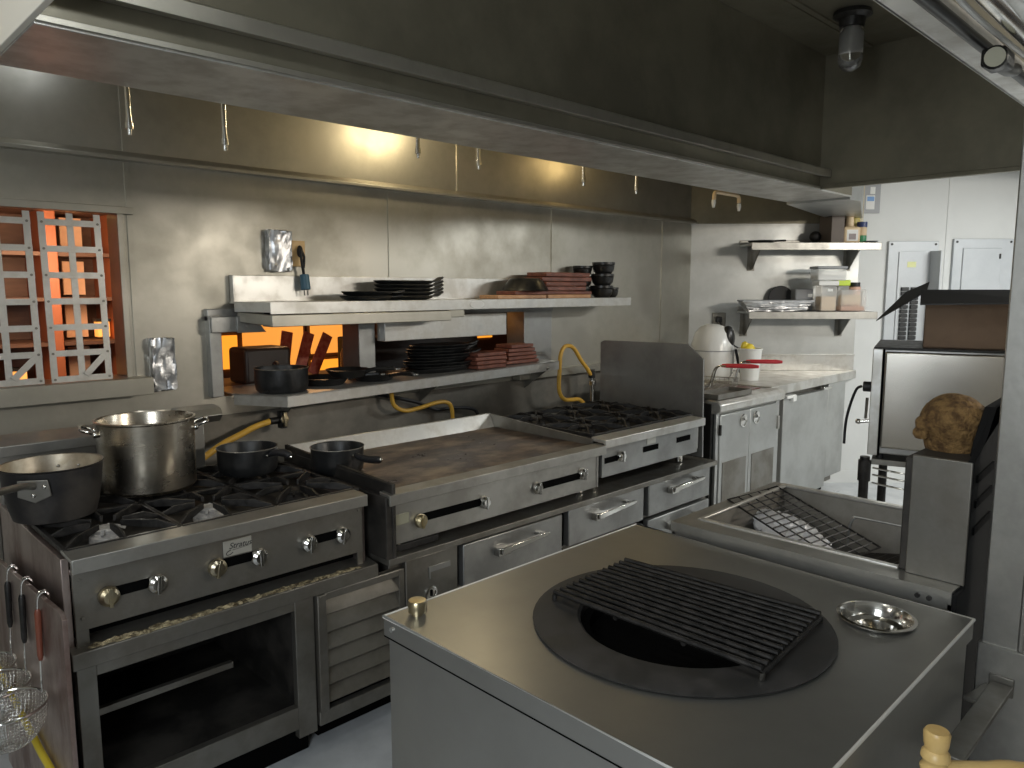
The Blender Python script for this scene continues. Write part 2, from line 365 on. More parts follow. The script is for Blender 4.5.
mb = MB(); mb.tube(spline([(4.54, 2.70, 2.205), (4.545, 2.70, 2.245), (4.58, 2.70, 2.258), (4.72, 2.70, 2.258), (4.83, 2.70, 2.258), (4.862, 2.70, 2.245), (4.866, 2.70, 2.21)]), 0.013, 10)
mb.cyl((4.70, 2.70, 2.258), (4.70, 2.70, 2.95), 0.014, n=10)
part('pipe', mb, TANPL, r)
for x in (4.535, 4.868):
    mb = MB(); mb.lathe([(0, 0), (0.008, 0), (0.015, 0.03), (0.013, 0.05), (0, 0.05)], (x, 2.70, 2.155), 12); part('tip', mb, WHITEPL, r)
# hood lamp
r = thing('hood_lamp', 'glass jar work lamp hanging from the dark hood ceiling', 'lamp', (3.87, 1.58, 2.95))
mb = MB(); mb.lathe([(0, 0), (0.085, 0), (0.09, -0.02), (0.062, -0.035), (0.056, -0.075), (0, -0.075)], (3.87, 1.58, 2.95)); part('base', mb, IRON, r)
mb = MB(); mb.lathe([(0.053, -0.075), (0.056, -0.10), (0.056, -0.225), (0.047, -0.255), (0.025, -0.275), (0, -0.28), (0, -0.276), (0.022, -0.271), (0.043, -0.252), (0.052, -0.223), (0.052, -0.10), (0.05, -0.075)], (3.87, 1.58, 2.95)); part('glass_jar', mb, GLASS, r)
mb = MB(); mb.lathe([(0, -0.195), (0.022, -0.19), (0.036, -0.17), (0.040, -0.15), (0.034, -0.115), (0.018, -0.09), (0.014, -0.075), (0, -0.075)], (3.87, 1.58, 2.95)); part('bulb', mb, WHITEPL, r)
# pipes outside the hood front
r = thing('duct_pipe', 'silver insulated duct outside the hood lip, top right corner', 'pipe', (2.6, 0.45, 2.38))
mb = MB(); mb.tube([(x, 0.425, 2.205) for x in (0.9, 1.6, 2.3, 2.36, 2.42, 3.0, 3.6, 4.5)], [0.055, 0.055, 0.055, 0.062, 0.055, 0.055, 0.055, 0.055], 20); part('duct', mb, CHROME, r)
r2 = thing('gas_valve_pipe', 'black pipe with a round-faced valve beside the hood lip', 'valve', (2.75, 0.52, 2.30))
mb = MB(); mb.tube([(0.9, 0.545, 2.185), (4.3, 0.545, 2.185)], 0.014, 12); part('pipe', mb, BLACK, r2)
mb = MB(); mb.box(2.035, 2.12, 0.485, 0.535, 2.125, 2.165); mb.cyl((2.02, 0.503, 2.138), (2.08, 0.51, 2.145), 0.026, n=16); mb.tube(spline([(2.10, 0.515, 2.145), (2.20, 0.52, 2.15), (2.35, 0.535, 2.18)]), 0.016, 10); part('valve_body', mb, BLACK, r2, 0.006)
mb = MB(); mb.cyl((2.02, 0.502, 2.138), (2.012, 0.500, 2.136), 0.021, n=20); part('valve_face', mb, mat('valve_cream', (0.40, 0.38, 0.27), 0.5), r2, label='pale round valve face')
solo('cable', 'thin pale cable running along the hood top outside the lip', 'cable', MB().tube(spline([(1.0, 0.505, 2.20), (1.6, 0.50, 2.195), (1.75, 0.495, 2.18), (2.0, 0.50, 2.185), (2.6, 0.50, 2.20)]), 0.006, 8), WHITEPL, (2.0, 0.50, 2.19))

# ================================================================== RANGE
R0 = (0.98, 2.6, 0)
rg = thing('gas_range', 'greasy six-burner steel gas range with open oven and the two big pots', 'range', R0)
mb = MB(); mb.box(0.505, 0.525, 2.25, 3.0, 0.60, 0.895); mb.box(1.45, 1.47, 2.25, 3.0, 0.60, 0.895); mb.box(0.505, 1.47, 2.98, 3.0, 0.12, 0.9)
mb.box(0.525, 1.45, 2.25, 2.98, 0.845, 0.86)
part('body', mb, STEEL_R, rg, 0.002, label='rust-stained side panels')
mb = MB(); mb.box(0.525, 1.45, 2.262, 2.98, 0.858, 0.864); part('burner_tray', mb, SOOT, rg)
mb = MB(); mb.prism([(0.512, 2.165, 0.872), (0.512, 2.165, 0.912), (0.512, 2.27, 0.915), (0.512, 2.27, 0.905), (0.512, 2.18, 0.90), (0.512, 2.18, 0.872)], (0.918, 0, 0))
part('front_rail', mb, STEEL, rg, 0.002)
mb = MB(); mb.box(0.527, 1.452, 2.236, 2.25, 0.685, 0.885); mb.box(0.527, 0.56, 2.238, 2.25, 0.60, 0.69); mb.box(1.43, 1.452, 2.238, 2.25, 0.62, 0.70)
for x, z in ((0.545, 0.83), (0.545, 0.72), (1.435, 0.84)): mb.cyl((x, 2.237, z), (x, 2.232, z), 0.005, n=8)
cp = part('control_panel', mb, STEEL_D, rg, 0.0015)
KZ = 0.771
for a, b in ((0.612, 0.742), (0.92, 1.056), (1.235, 1.363)):
    part('slot', MB().box(a, b, 2.2345, 2.237, KZ-0.013, KZ+0.017), VOID, rg)
def knob(x, y, z, m, root, r=0.029, ang=0.15):
    mb = MB(); ax = rotX(PI/2)
    mb.lathe([(0, 0), (r*0.9, 0), (r, 0.006), (r*0.94, 0.018), (r*0.6, 0.026), (0, 0.027)], (x, y, z), 20, ax)
    c, s_ = math.cos(ang), math.sin(ang)
    mb.bar((x-r*0.95*s_, y-0.023, z-r*0.95*c), (x+r*0.95*s_, y-0.023, z+r*0.95*c), 0.010, 0.014, (0, 1, 0))
    return part('knob', mb, m, root, 0.0015)
for i, x in enumerate((0.612, 0.742, 0.92, 1.056, 1.235, 1.363)): knob(x, 2.234, KZ-0.003, BRASS if i in (0, 2) else CHROME, rg, ang=0.1*((i % 3)-1)+0.1)
pl = part('nameplate', MB().box(0.944, 1.036, 2.2325, 2.236, 0.792, 0.842), LABELM, rg, 0.001)
TM = lambda x, y, z: Matrix.Translation((x, y, z)) @ Matrix.Rotation(PI/2, 4, 'X')
text('lettering', 'Stratus', 0.026, TM(0.998, 2.232, 0.823), INK, pl, 0.35)
part('swoosh', MB().tube(spline([(0.968, 2.2318, 0.812), (0.955, 2.2318, 0.806), (0.953, 2.2318, 0.799), (0.962, 2.2318, 0.797), (0.974, 2.2318, 0.803)]), 0.0012, 6).tube([(0.972, 2.2318, 0.810), (1.026, 2.2318, 0.814)], 0.0007, 6), INK, pl)
mb = MB(); mb.box(0.53, 1.45, 2.30, 2.32, 0.60, 0.86); part('tray_gap', mb, VOID, rg, label='dark gap above the oven')
# grease ledge and oven frame
mb = MB(); mb.prism([(0.505, 2.205, 0.588), (0.505, 2.205, 0.636), (0.505, 2.32, 0.648), (0.505, 2.32, 0.588)], (0.99, 0, 0))
part('oven_ledge', mb, STEEL_D, rg, 0.003)
mb = MB()
for i in range(180):
    x = 0.56+0.86*i/180+random.uniform(-.006, .006); h = random.uniform(0.003, 0.013)*(1.2-0.6*i/180)
    mb.sphere((x, 2.218+random.uniform(-.008, .012), 0.639), 1, 6, (random.uniform(.008, .02), random.uniform(.004, .009), h*0.65))
o = part('grease_crust', mb, mat('burnt_grease', (0.10, 0.075, 0.04), 0.6, 0, (0.50, 0.42, 0.26), 60, (1, 1, 1), 0.1, 0.4, 80), rg); o['kind'] = 'stuff'
mb = MB()
mb.box(0.515, 0.565, 2.212, 2.24, 0.12, 0.59); mb.box(1.165, 1.235, 2.212, 2.24, 0.10, 0.59); mb.box(0.565, 1.165, 2.212, 2.24, 0.135, 0.215); mb.box(0.565, 1.165, 2.214, 2.24, 0.555, 0.59)
part('oven_frame', mb, STEEL_D, rg, 0.002)
mb = MB(); mb.box(0.56, 1.17, 2.9, 2.91, 0.2, 0.57); mb.box(0.55, 0.56, 2.24, 2.9, 0.2, 0.57); mb.box(1.17, 1.18, 2.24, 2.9, 0.2, 0.57); mb.box(0.55, 1.18, 2.24, 2.91, 0.195, 0.21); mb.box(0.55, 1.18, 2.24, 2.91, 0.565, 0.57)
part('oven_cavity', mb, SOOT, rg)
part('rack', MB().box(0.57, 1.0, 2.33, 2.35, 0.375, 0.395).box(0.57, 0.58, 2.33, 2.88, 0.375, 0.39), STEEL_D, rg, 0.001)
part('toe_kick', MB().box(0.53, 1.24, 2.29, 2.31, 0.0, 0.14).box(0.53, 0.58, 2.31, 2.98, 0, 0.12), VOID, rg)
mb = MB(); mb.box(0.51, 1.20, 2.965, 3.0, 0.86, 1.10); mb.box(1.20, 1.45, 2.965, 3.0, 0.86, 0.90); mb.prism([(0.51, 2.94, 1.062), (0.51, 2.94, 1.098), (0.51, 3.03, 1.125), (0.51, 3.03, 1.10)], (0.33, 0, 0)); mb.prism([(1.10, 2.94, 1.12), (1.10, 2.96, 1.145), (1.10, 3.03, 1.155), (1.10, 3.03, 1.09), (1.10, 2.97, 1.09)], (0.17, 0, 0))
part('backguard', mb, STEEL, rg, 0.002)
def grate(cx, cy, z, sx, sy, root):
    mb = MB(); hx, hy = sx/2, sy/2
    for a, b in (((-hx, -hy), (hx, -hy)), ((hx, -hy), (hx, hy)), ((hx, hy), (-hx, hy)), ((-hx, hy), (-hx, -hy))):
        mb.bar((cx+a[0], cy+a[1], z-0.012), (cx+b[0], cy+b[1], z-0.012), 0.012, 0.016)
    for k in range(8):
        an = PI/4*k+PI/8*0
        d = Vector((math.cos(an), math.sin(an), 0)); L = min(hx/max(abs(d.x), 1e-6), hy/max(abs(d.y), 1e-6))
        c = Vector((cx, cy, z))
        p0, p1 = c+d*L+Vector((0, 0, -0.012)), c+d*0.045+Vector((0, 0, 0.004))
        pm = c+d*(L*0.72)+Vector((0, 0, 0.006))
        s_ = Vector((-d.y, d.x, 0))*0.0045
        mb.prism([p0-s_+Vector((0, 0, -.006)), p0-s_+Vector((0, 0, .006)), pm-s_+Vector((0, 0, .006)), p1-s_+Vector((0, 0, .006)), p1-s_+Vector((0, 0, -.012))], s_*2)
    return part('burner_grate', mb, IRON, root, 0.0015)
def burner(cx, cy, z, root, m):
    mb = MB(); mb.lathe([(0, 0), (0.05, 0), (0.048, 0.02), (0.034, 0.030), (0.036, 0.040), (0.03, 0.046), (0, 0.046)], (cx, cy, z), 20)
    for k in range(6):
        a = PI/3*k; mb.bar((cx+0.028*math.cos(a), cy+0.028*math.sin(a), z+0.044), (cx+0.052*math.cos(a), cy+0.052*math.sin(a), z+0.032), 0.008, 0.008)
    return part('burner', mb, m, root)
BURN = mat('ashen_burner', (0.34, 0.33, 0.32), 0.55, 0.3, (0.6, 0.58, 0.55), 30)
for i, x in enumerate((0.675, 0.985, 1.295)):
    for j, y in enumerate((2.43, 2.79)):
        grate(x, y, 0.92, 0.305, 0.35, rg); burner(x, y, 0.862, rg, BURN if j == 0 and i < 2 else IRON)

# side rack with strainers
solo('side_panel', 'stained steel sheet standing against the left side of the range', 'panel', MB().prism([(0.462, 2.085, 0.0), (0.462, 2.085, 0.79), (0.462, 2.11, 0.803), (0.462, 2.95, 0.74), (0.462, 2.95, 0.0)], (0.012, 0, 0)), STEEL_R, (0.47, 2.5, 0), 0.001)
def strainer(y, z, label, mh, dz=0.0):
    r = thing('wire_strainer', label, 'strainer', (0.44, y, z), 'strainers hanging on the side of the range')
    mb = MB(); mb.tube(spline([(0.480, y+0.006, z-0.02), (0.480, y+0.006, z+0.012), (0.468, y+0.004, z+0.018), (0.458, y+0.002, z+0.008), (0.454, y, z-0.03)]), 0.0026, 8)
    mb.tube(spline([(0.480, y-0.014, z-0.02), (0.480, y-0.014, z+0.010), (0.468, y-0.010, z+0.018), (0.457, y-0.004, z+0.004), (0.454, y, z-0.03)]), 0.0026, 8)
    part('hook', mb, CHROME, r)
    mb = MB(); mb.tube([(0.454, y, z-0.03), (0.454, y, z-0.04), (0.452, y, z-0.16), (0.452, y, z-0.175)], [0.006, 0.009, 0.008, 0.005], 10); part('handle', mb, mh, r)
    c = Vector((0.360, y-0.02, z-0.265)); rr = 0.096
    mb = MB(); mb.tube([(0.452, y, z-0.17), (0.449, y-0.004, z-0.235), (0.449, y-0.008, z-0.262)], 0.003, 8)
    mb.tube([c+Vector((rr*math.cos(2*PI*k/28), rr*math.sin(2*PI*k/28), 0)) for k in range(28)], 0.0035, 8, closed=True)
    part('ring', mb, CHROME, r)
    mb = MB(); mb.lathe([(rr*math.cos(a)**0.8 if a < 1.5 else 0, -0.115*math.sin(a)**0.9) for a in [PI/2*i/9 for i in range(9)]]+[(0.012, -0.115)], c, 28)
    o = part('mesh_basket', mb, CHROME, r)
    wf = o.modifiers.new('wire', 'WIREFRAME'); wf.thickness = 0.0022; wf.use_even_offset = False
    sub = o.modifiers.new('sub', 'SUBSURF'); sub.levels = 1; sub.render_levels = 1; sub.subdivision_type = 'SIMPLE'
    with_order = o.modifiers; o.modifiers.move(1, 0)
    return r
strainer(2.67, 0.757, 'wire strainer with dark handle, farthest back on the side of the range', IRON)
strainer(2.485, 0.771, 'wire strainer with dark handle, middle of three on the side of the range', IRON)
strainer(2.30, 0.785, 'wire strainer with red-brown handle, nearest of three on the side of the range', COPPER)
solo('yellow_hose', 'thin yellow hose low along the side panel under the strainers', 'hose', MB().tube(spline([(0.45, 2.95, 0.36), (0.45, 2.60, 0.325), (0.45, 2.40, 0.305), (0.448, 2.20, 0.28), (0.43, 2.0, 0.12), (0.40, 1.94, 0.012), (0.30, 1.92, 0.011)]), 0.010, 10), YELLOW, (0.43, 2.2, 0.0))

# ================================================================== CHEF BASE (refrigerated drawers)
cb = thing('refrigerated_base', 'long steel refrigerated drawer base under the griddle and hot plate', 'refrigerator', (2.5, 2.6, 0))
mb = MB(); mb.box(1.56, 3.77, 2.235, 2.98, 0.12, 0.64); mb.prism([(1.515, 2.165, 0.628), (1.515, 2.165, 0.654), (1.515, 2.98, 0.654), (1.515, 2.98, 0.628)], (2.255, 0, 0))
mb.box(1.245, 1.56, 2.5, 2.98, 0.12, 0.58)
part('body', mb, STEEL_D, cb, 0.003)
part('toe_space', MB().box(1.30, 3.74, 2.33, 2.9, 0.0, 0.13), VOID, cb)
mb = MB(); mb.box(1.241, 1.275, 2.195, 2.235, 0.165, 0.588); mb.box(1.275, 1.585, 2.205, 2.235, 0.562, 0.588); mb.box(1.241, 1.60, 2.205, 2.235, 0.115, 0.165); mb.box(1.585, 1.61, 2.205, 2.235, 0.165, 0.588)
gf = part('grille', mb, STEEL_D, cb, 0.003)
part('grille_recess', MB().box(1.25, 1.60, 2.245, 2.26, 0.15, 0.58), VOID, cb)
for k in range(6):
    z = 0.19+k*0.064
    part('louver', MB().prism([(1.275, 2.206, z), (1.275, 2.210, z-0.004), (1.275, 2.243, z+0.045), (1.275, 2.237, z+0.047)], (0.31, 0, 0)), STEEL_D, cb)
mb = MB(); mb.box(1.618, 1.872, 2.208, 2.236, 0.14, 0.612)
part('compartment_panel', mb, STEEL_D, cb, 0.004)
mb = MB(); mb.box(1.725, 1.832, 2.204, 2.209, 0.538, 0.560); mb.box(1.725, 1.732, 2.203, 2.206, 0.512, 0.560)
part('nameplate', mb, STEEL_G, cb, 0.001)
mb = MB(); mb.lathe([(0, 0), (0.028, 0), (0.028, 0.006), (0.02, 0.008), (0.018, 0.004), (0, 0.004)], (1.735, 2.208, 0.455), 20, rotX(PI/2)); lk = part('lock', mb, CHROME, cb)
part('keyway', MB().box(1.731, 1.739, 2.200, 2.204, 0.443, 0.467), VOID, lk)
def drawer(x0, x1, z0, z1, h=True):
    part('drawer_gap', MB().box(x0-0.045, x0-0.004, 2.226, 2.236, z0, z1+0.006), VOID, cb)
    d = part('drawer', MB().box(x0, x1, 2.195, 2.232, z0, z1), STEEL_G, cb, 0.005)
    if h:
        cx = (x0+x1)/2; zc = z1-0.065
        hm = MB(); hm.box(cx-0.13, cx-0.06, 2.160, 2.196, zc-0.020, zc+0.016)
        hm.prism([(cx-0.12, 2.150, zc-0.012), (cx-0.12, 2.150, zc+0.018), (cx+0.14, 2.128, zc+0.034), (cx+0.155, 2.135, zc+0.028), (cx+0.14, 2.140, zc+0.012)], (0, 0.022, 0))
        hm.box(cx+0.11, cx+0.135, 2.150, 2.196, zc+0.012, zc+0.030)
        part('handle', hm, CHROME, d, 0.004)
    return d
for x0, x1, z1 in ((1.892, 2.482, 0.610), (2.528, 3.108, 0.622), (3.152, 3.742, 0.630)):
    drawer(x0, x1, z1-0.178, z1); drawer(x0, x1, 0.16, z1-0.198)

# ================================================================== GRIDDLE
gd = thing('flat_griddle', 'wide browned flat-top griddle between the range and hot plate', 'griddle', (2.15, 2.55, 0.66))
mb = MB(); mb.box(1.505, 1.545, 2.165, 2.95, 0.655, 0.885); mb.box(1.545, 2.745, 2.215, 2.95, 0.70, 0.86); mb.box(1.53, 1.545, 2.16, 2.95, 0.655, 0.93)
part('body', mb, SOOT, gd, 0.003)
for x in (1.62, 2.68):
    for y in (2.27, 2.88): part('leg', MB().cyl((x, y, 0.66), (x, y, 0.71), 0.022), CHROME, gd)
part('plate', MB().box(1.545, 2.725, 2.225, 2.92, 0.862, 0.888), GRIDDLE, gd, 0.002)
mb = MB(); mb.prism([(1.513, 2.15, 0.853), (1.513, 2.15, 0.893), (1.513, 2.215, 0.898), (1.513, 2.215, 0.885), (1.513, 2.16, 0.880), (1.513, 2.16, 0.853)], (1.225, 0, 0))
part('front_rail', mb, STEEL, gd, 0.002)
mb = MB(); mb.box(1.530, 2.722, 2.194, 2.215, 0.690, 0.856); mb.box(2.718, 2.73, 2.19, 2.22, 0.690, 0.87)
part('control_panel', mb, STEEL, gd, 0.002)
for a, b in ((1.69, 1.998), (2.308, 2.609)): part('slot', MB().box(a, b, 2.1915, 2.195, 0.752, 0.783), VOID, gd)
for x, m_, z in ((1.674, BRASS, 0.760), (1.998, CHROME, 0.766), (2.308, CHROME, 0.766), (2.609, CHROME, 0.776)): knob(x, 2.192, z, m_, gd, 0.027, 0.05)
part('nameplate', MB().box(1.556, 1.625, 2.191, 2.195, 0.762, 0.803), mat('old_label', (0.36, 0.35, 0.26), 0.5, 0.2), gd, 0.001)
part('lower_label', MB().box(1.556, 1.76, 2.188, 2.195, 0.664, 0.688), IRON, gd, 0.002)
mb = MB(); mb.prism([(1.545, 2.895, 0.885), (1.545, 2.93, 0.957), (1.545, 2.945, 0.957), (1.545, 2.945, 0.885)], (1.175, 0, 0)); part('back_splash', mb, STEEL_L, gd, 0.002)
mb = MB(); mb.prism([(1.533, 2.205, 0.885), (1.533, 2.235, 0.930), (1.533, 2.945, 0.957), (1.533, 2.945, 0.885)], (0.014, 0, 0)); part('side_splash', mb, SOOT, gd, 0.001, label='left side splash, black with soot')
mb = MB(); mb.prism([(2.720, 2.225, 0.885), (2.720, 2.225, 0.915), (2.720, 2.60, 0.935), (2.720, 2.945, 0.957), (2.720, 2.945, 0.885)], (0.014, 0, 0)); part('side_splash', mb, STEEL_D, gd, 0.001, label='right side splash')

# ================================================================== HOT PLATE
hp = thing('gas_hot_plate', 'steel countertop gas hot plate with black grates, right of the griddle', 'hot plate', (3.2, 2.55, 0.67))
mb = MB(); mb.box(2.76, 3.64, 2.215, 2.95, 0.735, 0.885); part('body', mb, STEEL, hp, 0.003)
for x in (2.82, 3.58):
    for y in (2.30, 2.88): part('leg', MB().cyl((x, y, 0.66), (x, y, 0.74), 0.022), CHROME, hp)
mb = MB(); mb.prism([(2.735, 2.15, 0.880), (2.735, 2.15, 0.920), (2.735, 2.24, 0.924), (2.735, 2.24, 0.905), (2.735, 2.165, 0.90), (2.735, 2.165, 0.880)], (0.868, 0, 0))
part('front_rail', mb, STEEL_L, hp, 0.003)
mb = MB(); mb.box(2.757, 3.59, 2.19, 2.216, 0.728, 0.885); part('control_panel', mb, STEEL_G, hp, 0.002)
for a, b, z in ((2.775, 2.875, 0.806), (3.085, 3.215, 0.814), (3.385, 3.515, 0.820)):
    part('slot', MB().box(a, b, 2.1875, 2.191, z-0.012, z+0.016), VOID, hp)
part('label', MB().box(3.115, 3.19, 2.1875, 2.19, 0.838, 0.868), LABELM, hp)
knob(2.892, 2.188, 0.815, CHROME, hp, 0.027, 0.0)
part('burner_tray', MB().box(2.77, 3.63, 2.25, 2.94, 0.885, 0.89), SOOT, hp)
for i, x in enumerate((2.905, 3.2, 3.495)):
    for y in (2.42, 2.76):
        grate(x, y, 0.935, 0.28, 0.335, hp); burner(x, y, 0.89, hp, IRON)

# shield
solo('splash_shield', 'upright steel splash shield with a clipped corner beside the fryer', 'splash shield',
     MB().prism([(3.705, 2.97, 0.672), (3.705, 2.97, 1.290), (3.705, 2.94, 1.302), (3.705, 2.345, 1.312), (3.705, 2.238, 1.228), (3.705, 2.226, 0.672)], (0.012, 0, 0)), STEEL_G, (3.71, 2.6, 0.672), 0.001)

# ================================================================== DOUBLE-DOOR FRYER
fy = thing('deep_fryer', 'double-door steel floor fryer with two cup handles, right of the splash shield', 'fryer', (4.43, 2.7, 0))
mb = MB(); mb.box(4.03, 4.845, 2.345, 3.05, 0.10, 0.90); mb.box(4.03, 4.06, 2.33, 2.36, 0.08, 0.87); mb.box(4.80, 4.845, 2.33, 2.36, 0.08, 0.87); mb.box(4.06, 4.80, 2.335, 2.36, 0.08, 0.15)
part('body', mb, STEEL_F, fy, 0.003)
part('side_panel', MB().box(4.018, 4.03, 2.36, 3.05, 0.08, 0.93), BLACK, fy, 0.002, label='black side panel')
for x in (4.07, 4.80):
    for y in (2.40, 2.98): part('leg', MB().cyl((x, y, 0), (x, y, 0.10), 0.022), CHROME, fy)
mb = MB(); mb.prism([(4.02, 2.33, 0.868), (4.02, 2.30, 0.885), (4.02, 2.295, 0.925), (4.02, 2.32, 0.948), (4.02, 2.40, 0.952), (4.02, 2.40, 0.868)], (0.84, 0, 0))
part('front_rail', mb, STEEL_L, fy, 0.008, seg=3)
mb = MB(); mb.box(4.05, 4.84, 2.40, 3.05, 0.90, 0.945); mb.box(4.03, 4.85, 2.98, 3.06, 0.94, 1.04); part('top', mb, STEEL, fy, 0.004)
mb = MB(); mb.box(4.09, 4.42, 2.45, 2.95, 0.944, 0.95); part('oil_well', mb, VOID, fy)
mb = MB(); mb.box(4.46, 4.80, 2.45, 2.95, 0.944, 0.95); part('oil_well', mb, mat('rusty_oil', (0.14, 0.04, 0.03), 0.3), fy)
def fdoor(x0, x1, hx):
    d = part('door', MB().box(x0, x1, 2.322, 2.344, 0.155, 0.858), STEEL_F, fy, 0.004)
    mb = MB(); mb.lathe([(0.040, 0), (0.043, 0.006), (0.036, 0.008), (0.028, 0.004), (0.012, 0.012), (0, 0.014)], (hx, 2.322, 0.795), 24, rotX(PI/2)); part('cup_handle', mb, CHROME, d)
    part('vent_plate', MB().box(x0+0.035, x1-0.035, 2.318, 2.323, 0.19, 0.56), STEEL_D, d, 0.001)
fdoor(4.065, 4.424, 4.34); fdoor(4.430, 4.80, 4.508)
part('hinge', MB().box(4.055, 4.068, 2.314, 2.33, 0.735, 0.80), IRON, fy, 0.002); part('hinge', MB().box(4.80, 4.825, 2.312, 2.34, 0.68, 0.77), STEEL, fy, 0.002)
# fry baskets
def basket(x, y, label, rz):
    r = thing('fry_basket', label, 'fry basket', (x, y, 0.952), 'fry baskets on the fryer')
    Mx = Matrix.Translation((x, y, 0.952)) @ Matrix.Rotation(rz, 4, 'Z')
    mb = MB(Mx)
    for z in (0.006, 0.03, 0.055):
        mb.tube([(-.13, -.20, z), (.13, -.20, z), (.13, .20, z), (-.13, .20, z)], 0.004 if z > .05 else 0.002, 6, closed=True)
    for k in range(14): mb.tube([(-.13, -.2+.4*k/13, .055), (-.13, -.2+.4*k/13, .006), (.13, -.2+.4*k/13, .006), (.13, -.2+.4*k/13, .055)], 0.0015, 5)
    for k in range(9): mb.tube([(-.13+.26*k/8, -.2, .055), (-.13+.26*k/8, -.2, .006), (-.13+.26*k/8, .2, .006), (-.13+.26*k/8, .2, .055)], 0.0015, 5)
    part('wire_body', mb, STEEL, r)
    mb = MB(Mx)
    for q in (-0.025, 0.025): mb.tube(spline([(q, -.20, .05), (q*.9, -.215, .12), (q*.8, -.24, .175), (q*.7, -.30, .185)]), 0.005, 8)
    part('bracket', mb, CHROME, r)
    mb = MB(Mx); mb.tube([(0, -.27, .184), (0, -.30, .186), (0, -.46, .19), (0, -.50, .19)], [.011, .014, .014, .009], 10); part('handle', mb, RED, r, label='red handle')
    return r
basket(4.235, 2.72, 'fry basket with red handle, the one nearer the splash shield', math.radians(12))
basket(4.565, 2.74, 'fry basket with red handle, the one nearer the white bucket', math.radians(20))
solo('oil_tray', 'flat grey steel tray resting across the fryer front', 'tray', MB().box(4.04, 4.45, 2.33, 2.49, 0.953, 0.962).box(4.04, 4.45, 2.33, 2.336, 0.96, 0.985).box(4.04, 4.45, 2.484, 2.49, 0.96, 0.985).box(4.04, 4.046, 2.33, 2.49, 0.96, 0.985).box(4.444, 4.45, 2.33, 2.49, 0.96, 0.985), STEEL_D, (4.25, 2.5, 0.953), 0.001)

# ================================================================== UNDERCOUNTER FRIDGE + COUNTER
fr = thing('undercounter_fridge', 'steel undercounter fridge with one plain door under the end counter', 'fridge', (5.55, 2.7, 0))
mb = MB(); mb.box(4.95, 6.10, 2.47, 2.70, 0.07, 0.885); mb.box(4.92, 5.0, 2.46, 2.9, 0.05, 0.90); part('cabinet', mb, STEEL_D, fr, 0.003)
d = part('door', MB().box(5.10, 5.86, 2.42, 2.465, 0.065, 0.845), STEEL_F, fr, 0.006)
part('side_grille', MB().box(5.87, 6.19, 2.425, 2.50, 0.13, 0.885), STEEL_F, fr, 0.004)
part('latch', MB().box(5.10, 5.245, 2.395, 2.44, 0.842, 0.866).box(5.19, 5.245, 2.392, 2.418, 0.815, 0.862), WHITEPL, d, 0.005)
part('hinge', MB().box(5.74, 5.88, 2.405, 2.44, 0.845, 0.868), CHROME, d, 0.004)
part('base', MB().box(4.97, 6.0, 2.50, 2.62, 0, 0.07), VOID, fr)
mb = MB(); mb.poly([(4.86, 2.40), (6.36, 2.42), (5.40, 3.385), (5.22, 3.385), (4.86, 3.385)], 0.925, 0.952)
mb.poly([(4.86, 2.395), (6.37, 2.415), (6.34, 2.445), (4.86, 2.425)], 0.888, 0.953)
ct = solo('end_counter', 'steel worktop running from the fryer to the angled end wall', 'counter', mb, STEEL_L, (5.4, 2.7, 0.95), 0.003)
mb = MB(FW); mb.box(0.0, 1.352, -0.035, -0.012, 0.953, 1.082); mb.box(0.0, 1.355, -0.045, -0.012, 1.074, 1.086)
part('back_splash', mb, STEEL_L, ct, 0.002)
mb = MB(); mb.box(4.86, 5.3, 3.30, 3.39, 0.953, 1.10); part('side_splash', mb, STEEL_L, ct, 0.002)

# ================================================================== WALL SHELVES ON THE END WALL
def wshelf(s0, s1, z, label, b0, b1):
    c = FW @ Vector(((s0+s1)/2, -0.15, z))
    r = thing('wall_shelf', label, 'shelf', c, 'shelves on the end wall')
    mb = MB(FW); mb.box(s0, s1, -0.32, -0.005, z-0.02, z); mb.box(s0, s1, -0.325, -0.31, z-0.057, z); mb.box(s0-0.0, s1, -0.02, -0.008, z, z+0.035)
    part('board', mb, STEEL, r, 0.003)
    for s in (b0, b1):
        mb = MB(FW); mb.prism([(s-0.004, -0.008, z-0.02), (s-0.004, -0.27, z-0.02), (s-0.004, -0.05, z-0.20), (s-0.004, -0.008, z-0.20)], (0.008, 0, 0)); mb.box(s-0.03, s+0.03, -0.012, -0.007, z-0.21, z-0.02)
        part('bracket', mb, STEEL_D, r)
wshelf(0.385, 1.385, 1.974, 'upper of the two steel shelves on the end wall', 0.48, 1.26)
wshelf(0.385, 1.385, 1.443, 'lower of the two steel shelves on the end wall', 0.44, 1.22)

def far_thing(name, label, cat, s, off, z, group=None): return thing(name, label, cat, FW @ Vector((s, -off, z)), group)
# upper shelf
r = far_thing('black_pan', 'flat black pan lying at the left end of the upper wall shelf', 'pan', 0.51, 0.16, 1.974)
part('dish', MB(FW).lathe([(0, 0), (0.085, 0), (0.105, 0.022), (0.10, 0.022), (0.082, 0.005), (0, 0.005)], (0.51, -0.16, 1.975), 24), IRON_B, r)
part('handle', MB(FW).tube([(0.60, -0.16, 1.995), (0.70, -0.17, 1.998)], 0.008, 8), IRON_B, r)
r = far_thing('speaker_ball', 'small round black gadget on the upper wall shelf', 'gadget', 0.95, 0.12, 1.974)
part('ball', MB(FW).sphere((0.95, -0.12, 2.03), 0.045), RUBBER, r); part('foot', MB(FW).box(0.88, 1.0, -0.17, -0.08, 1.975, 1.987), RUBBER, r, 0.002)
solo('file_box', 'dark brown upright file box on the upper wall shelf', 'box', MB(FW).box(1.01, 1.11, -0.28, -0.04, 1.975, 2.195), mat('brown_box', (0.16, 0.13, 0.11), 0.6), FW @ Vector((1.06, -0.15, 1.975)), 0.003)
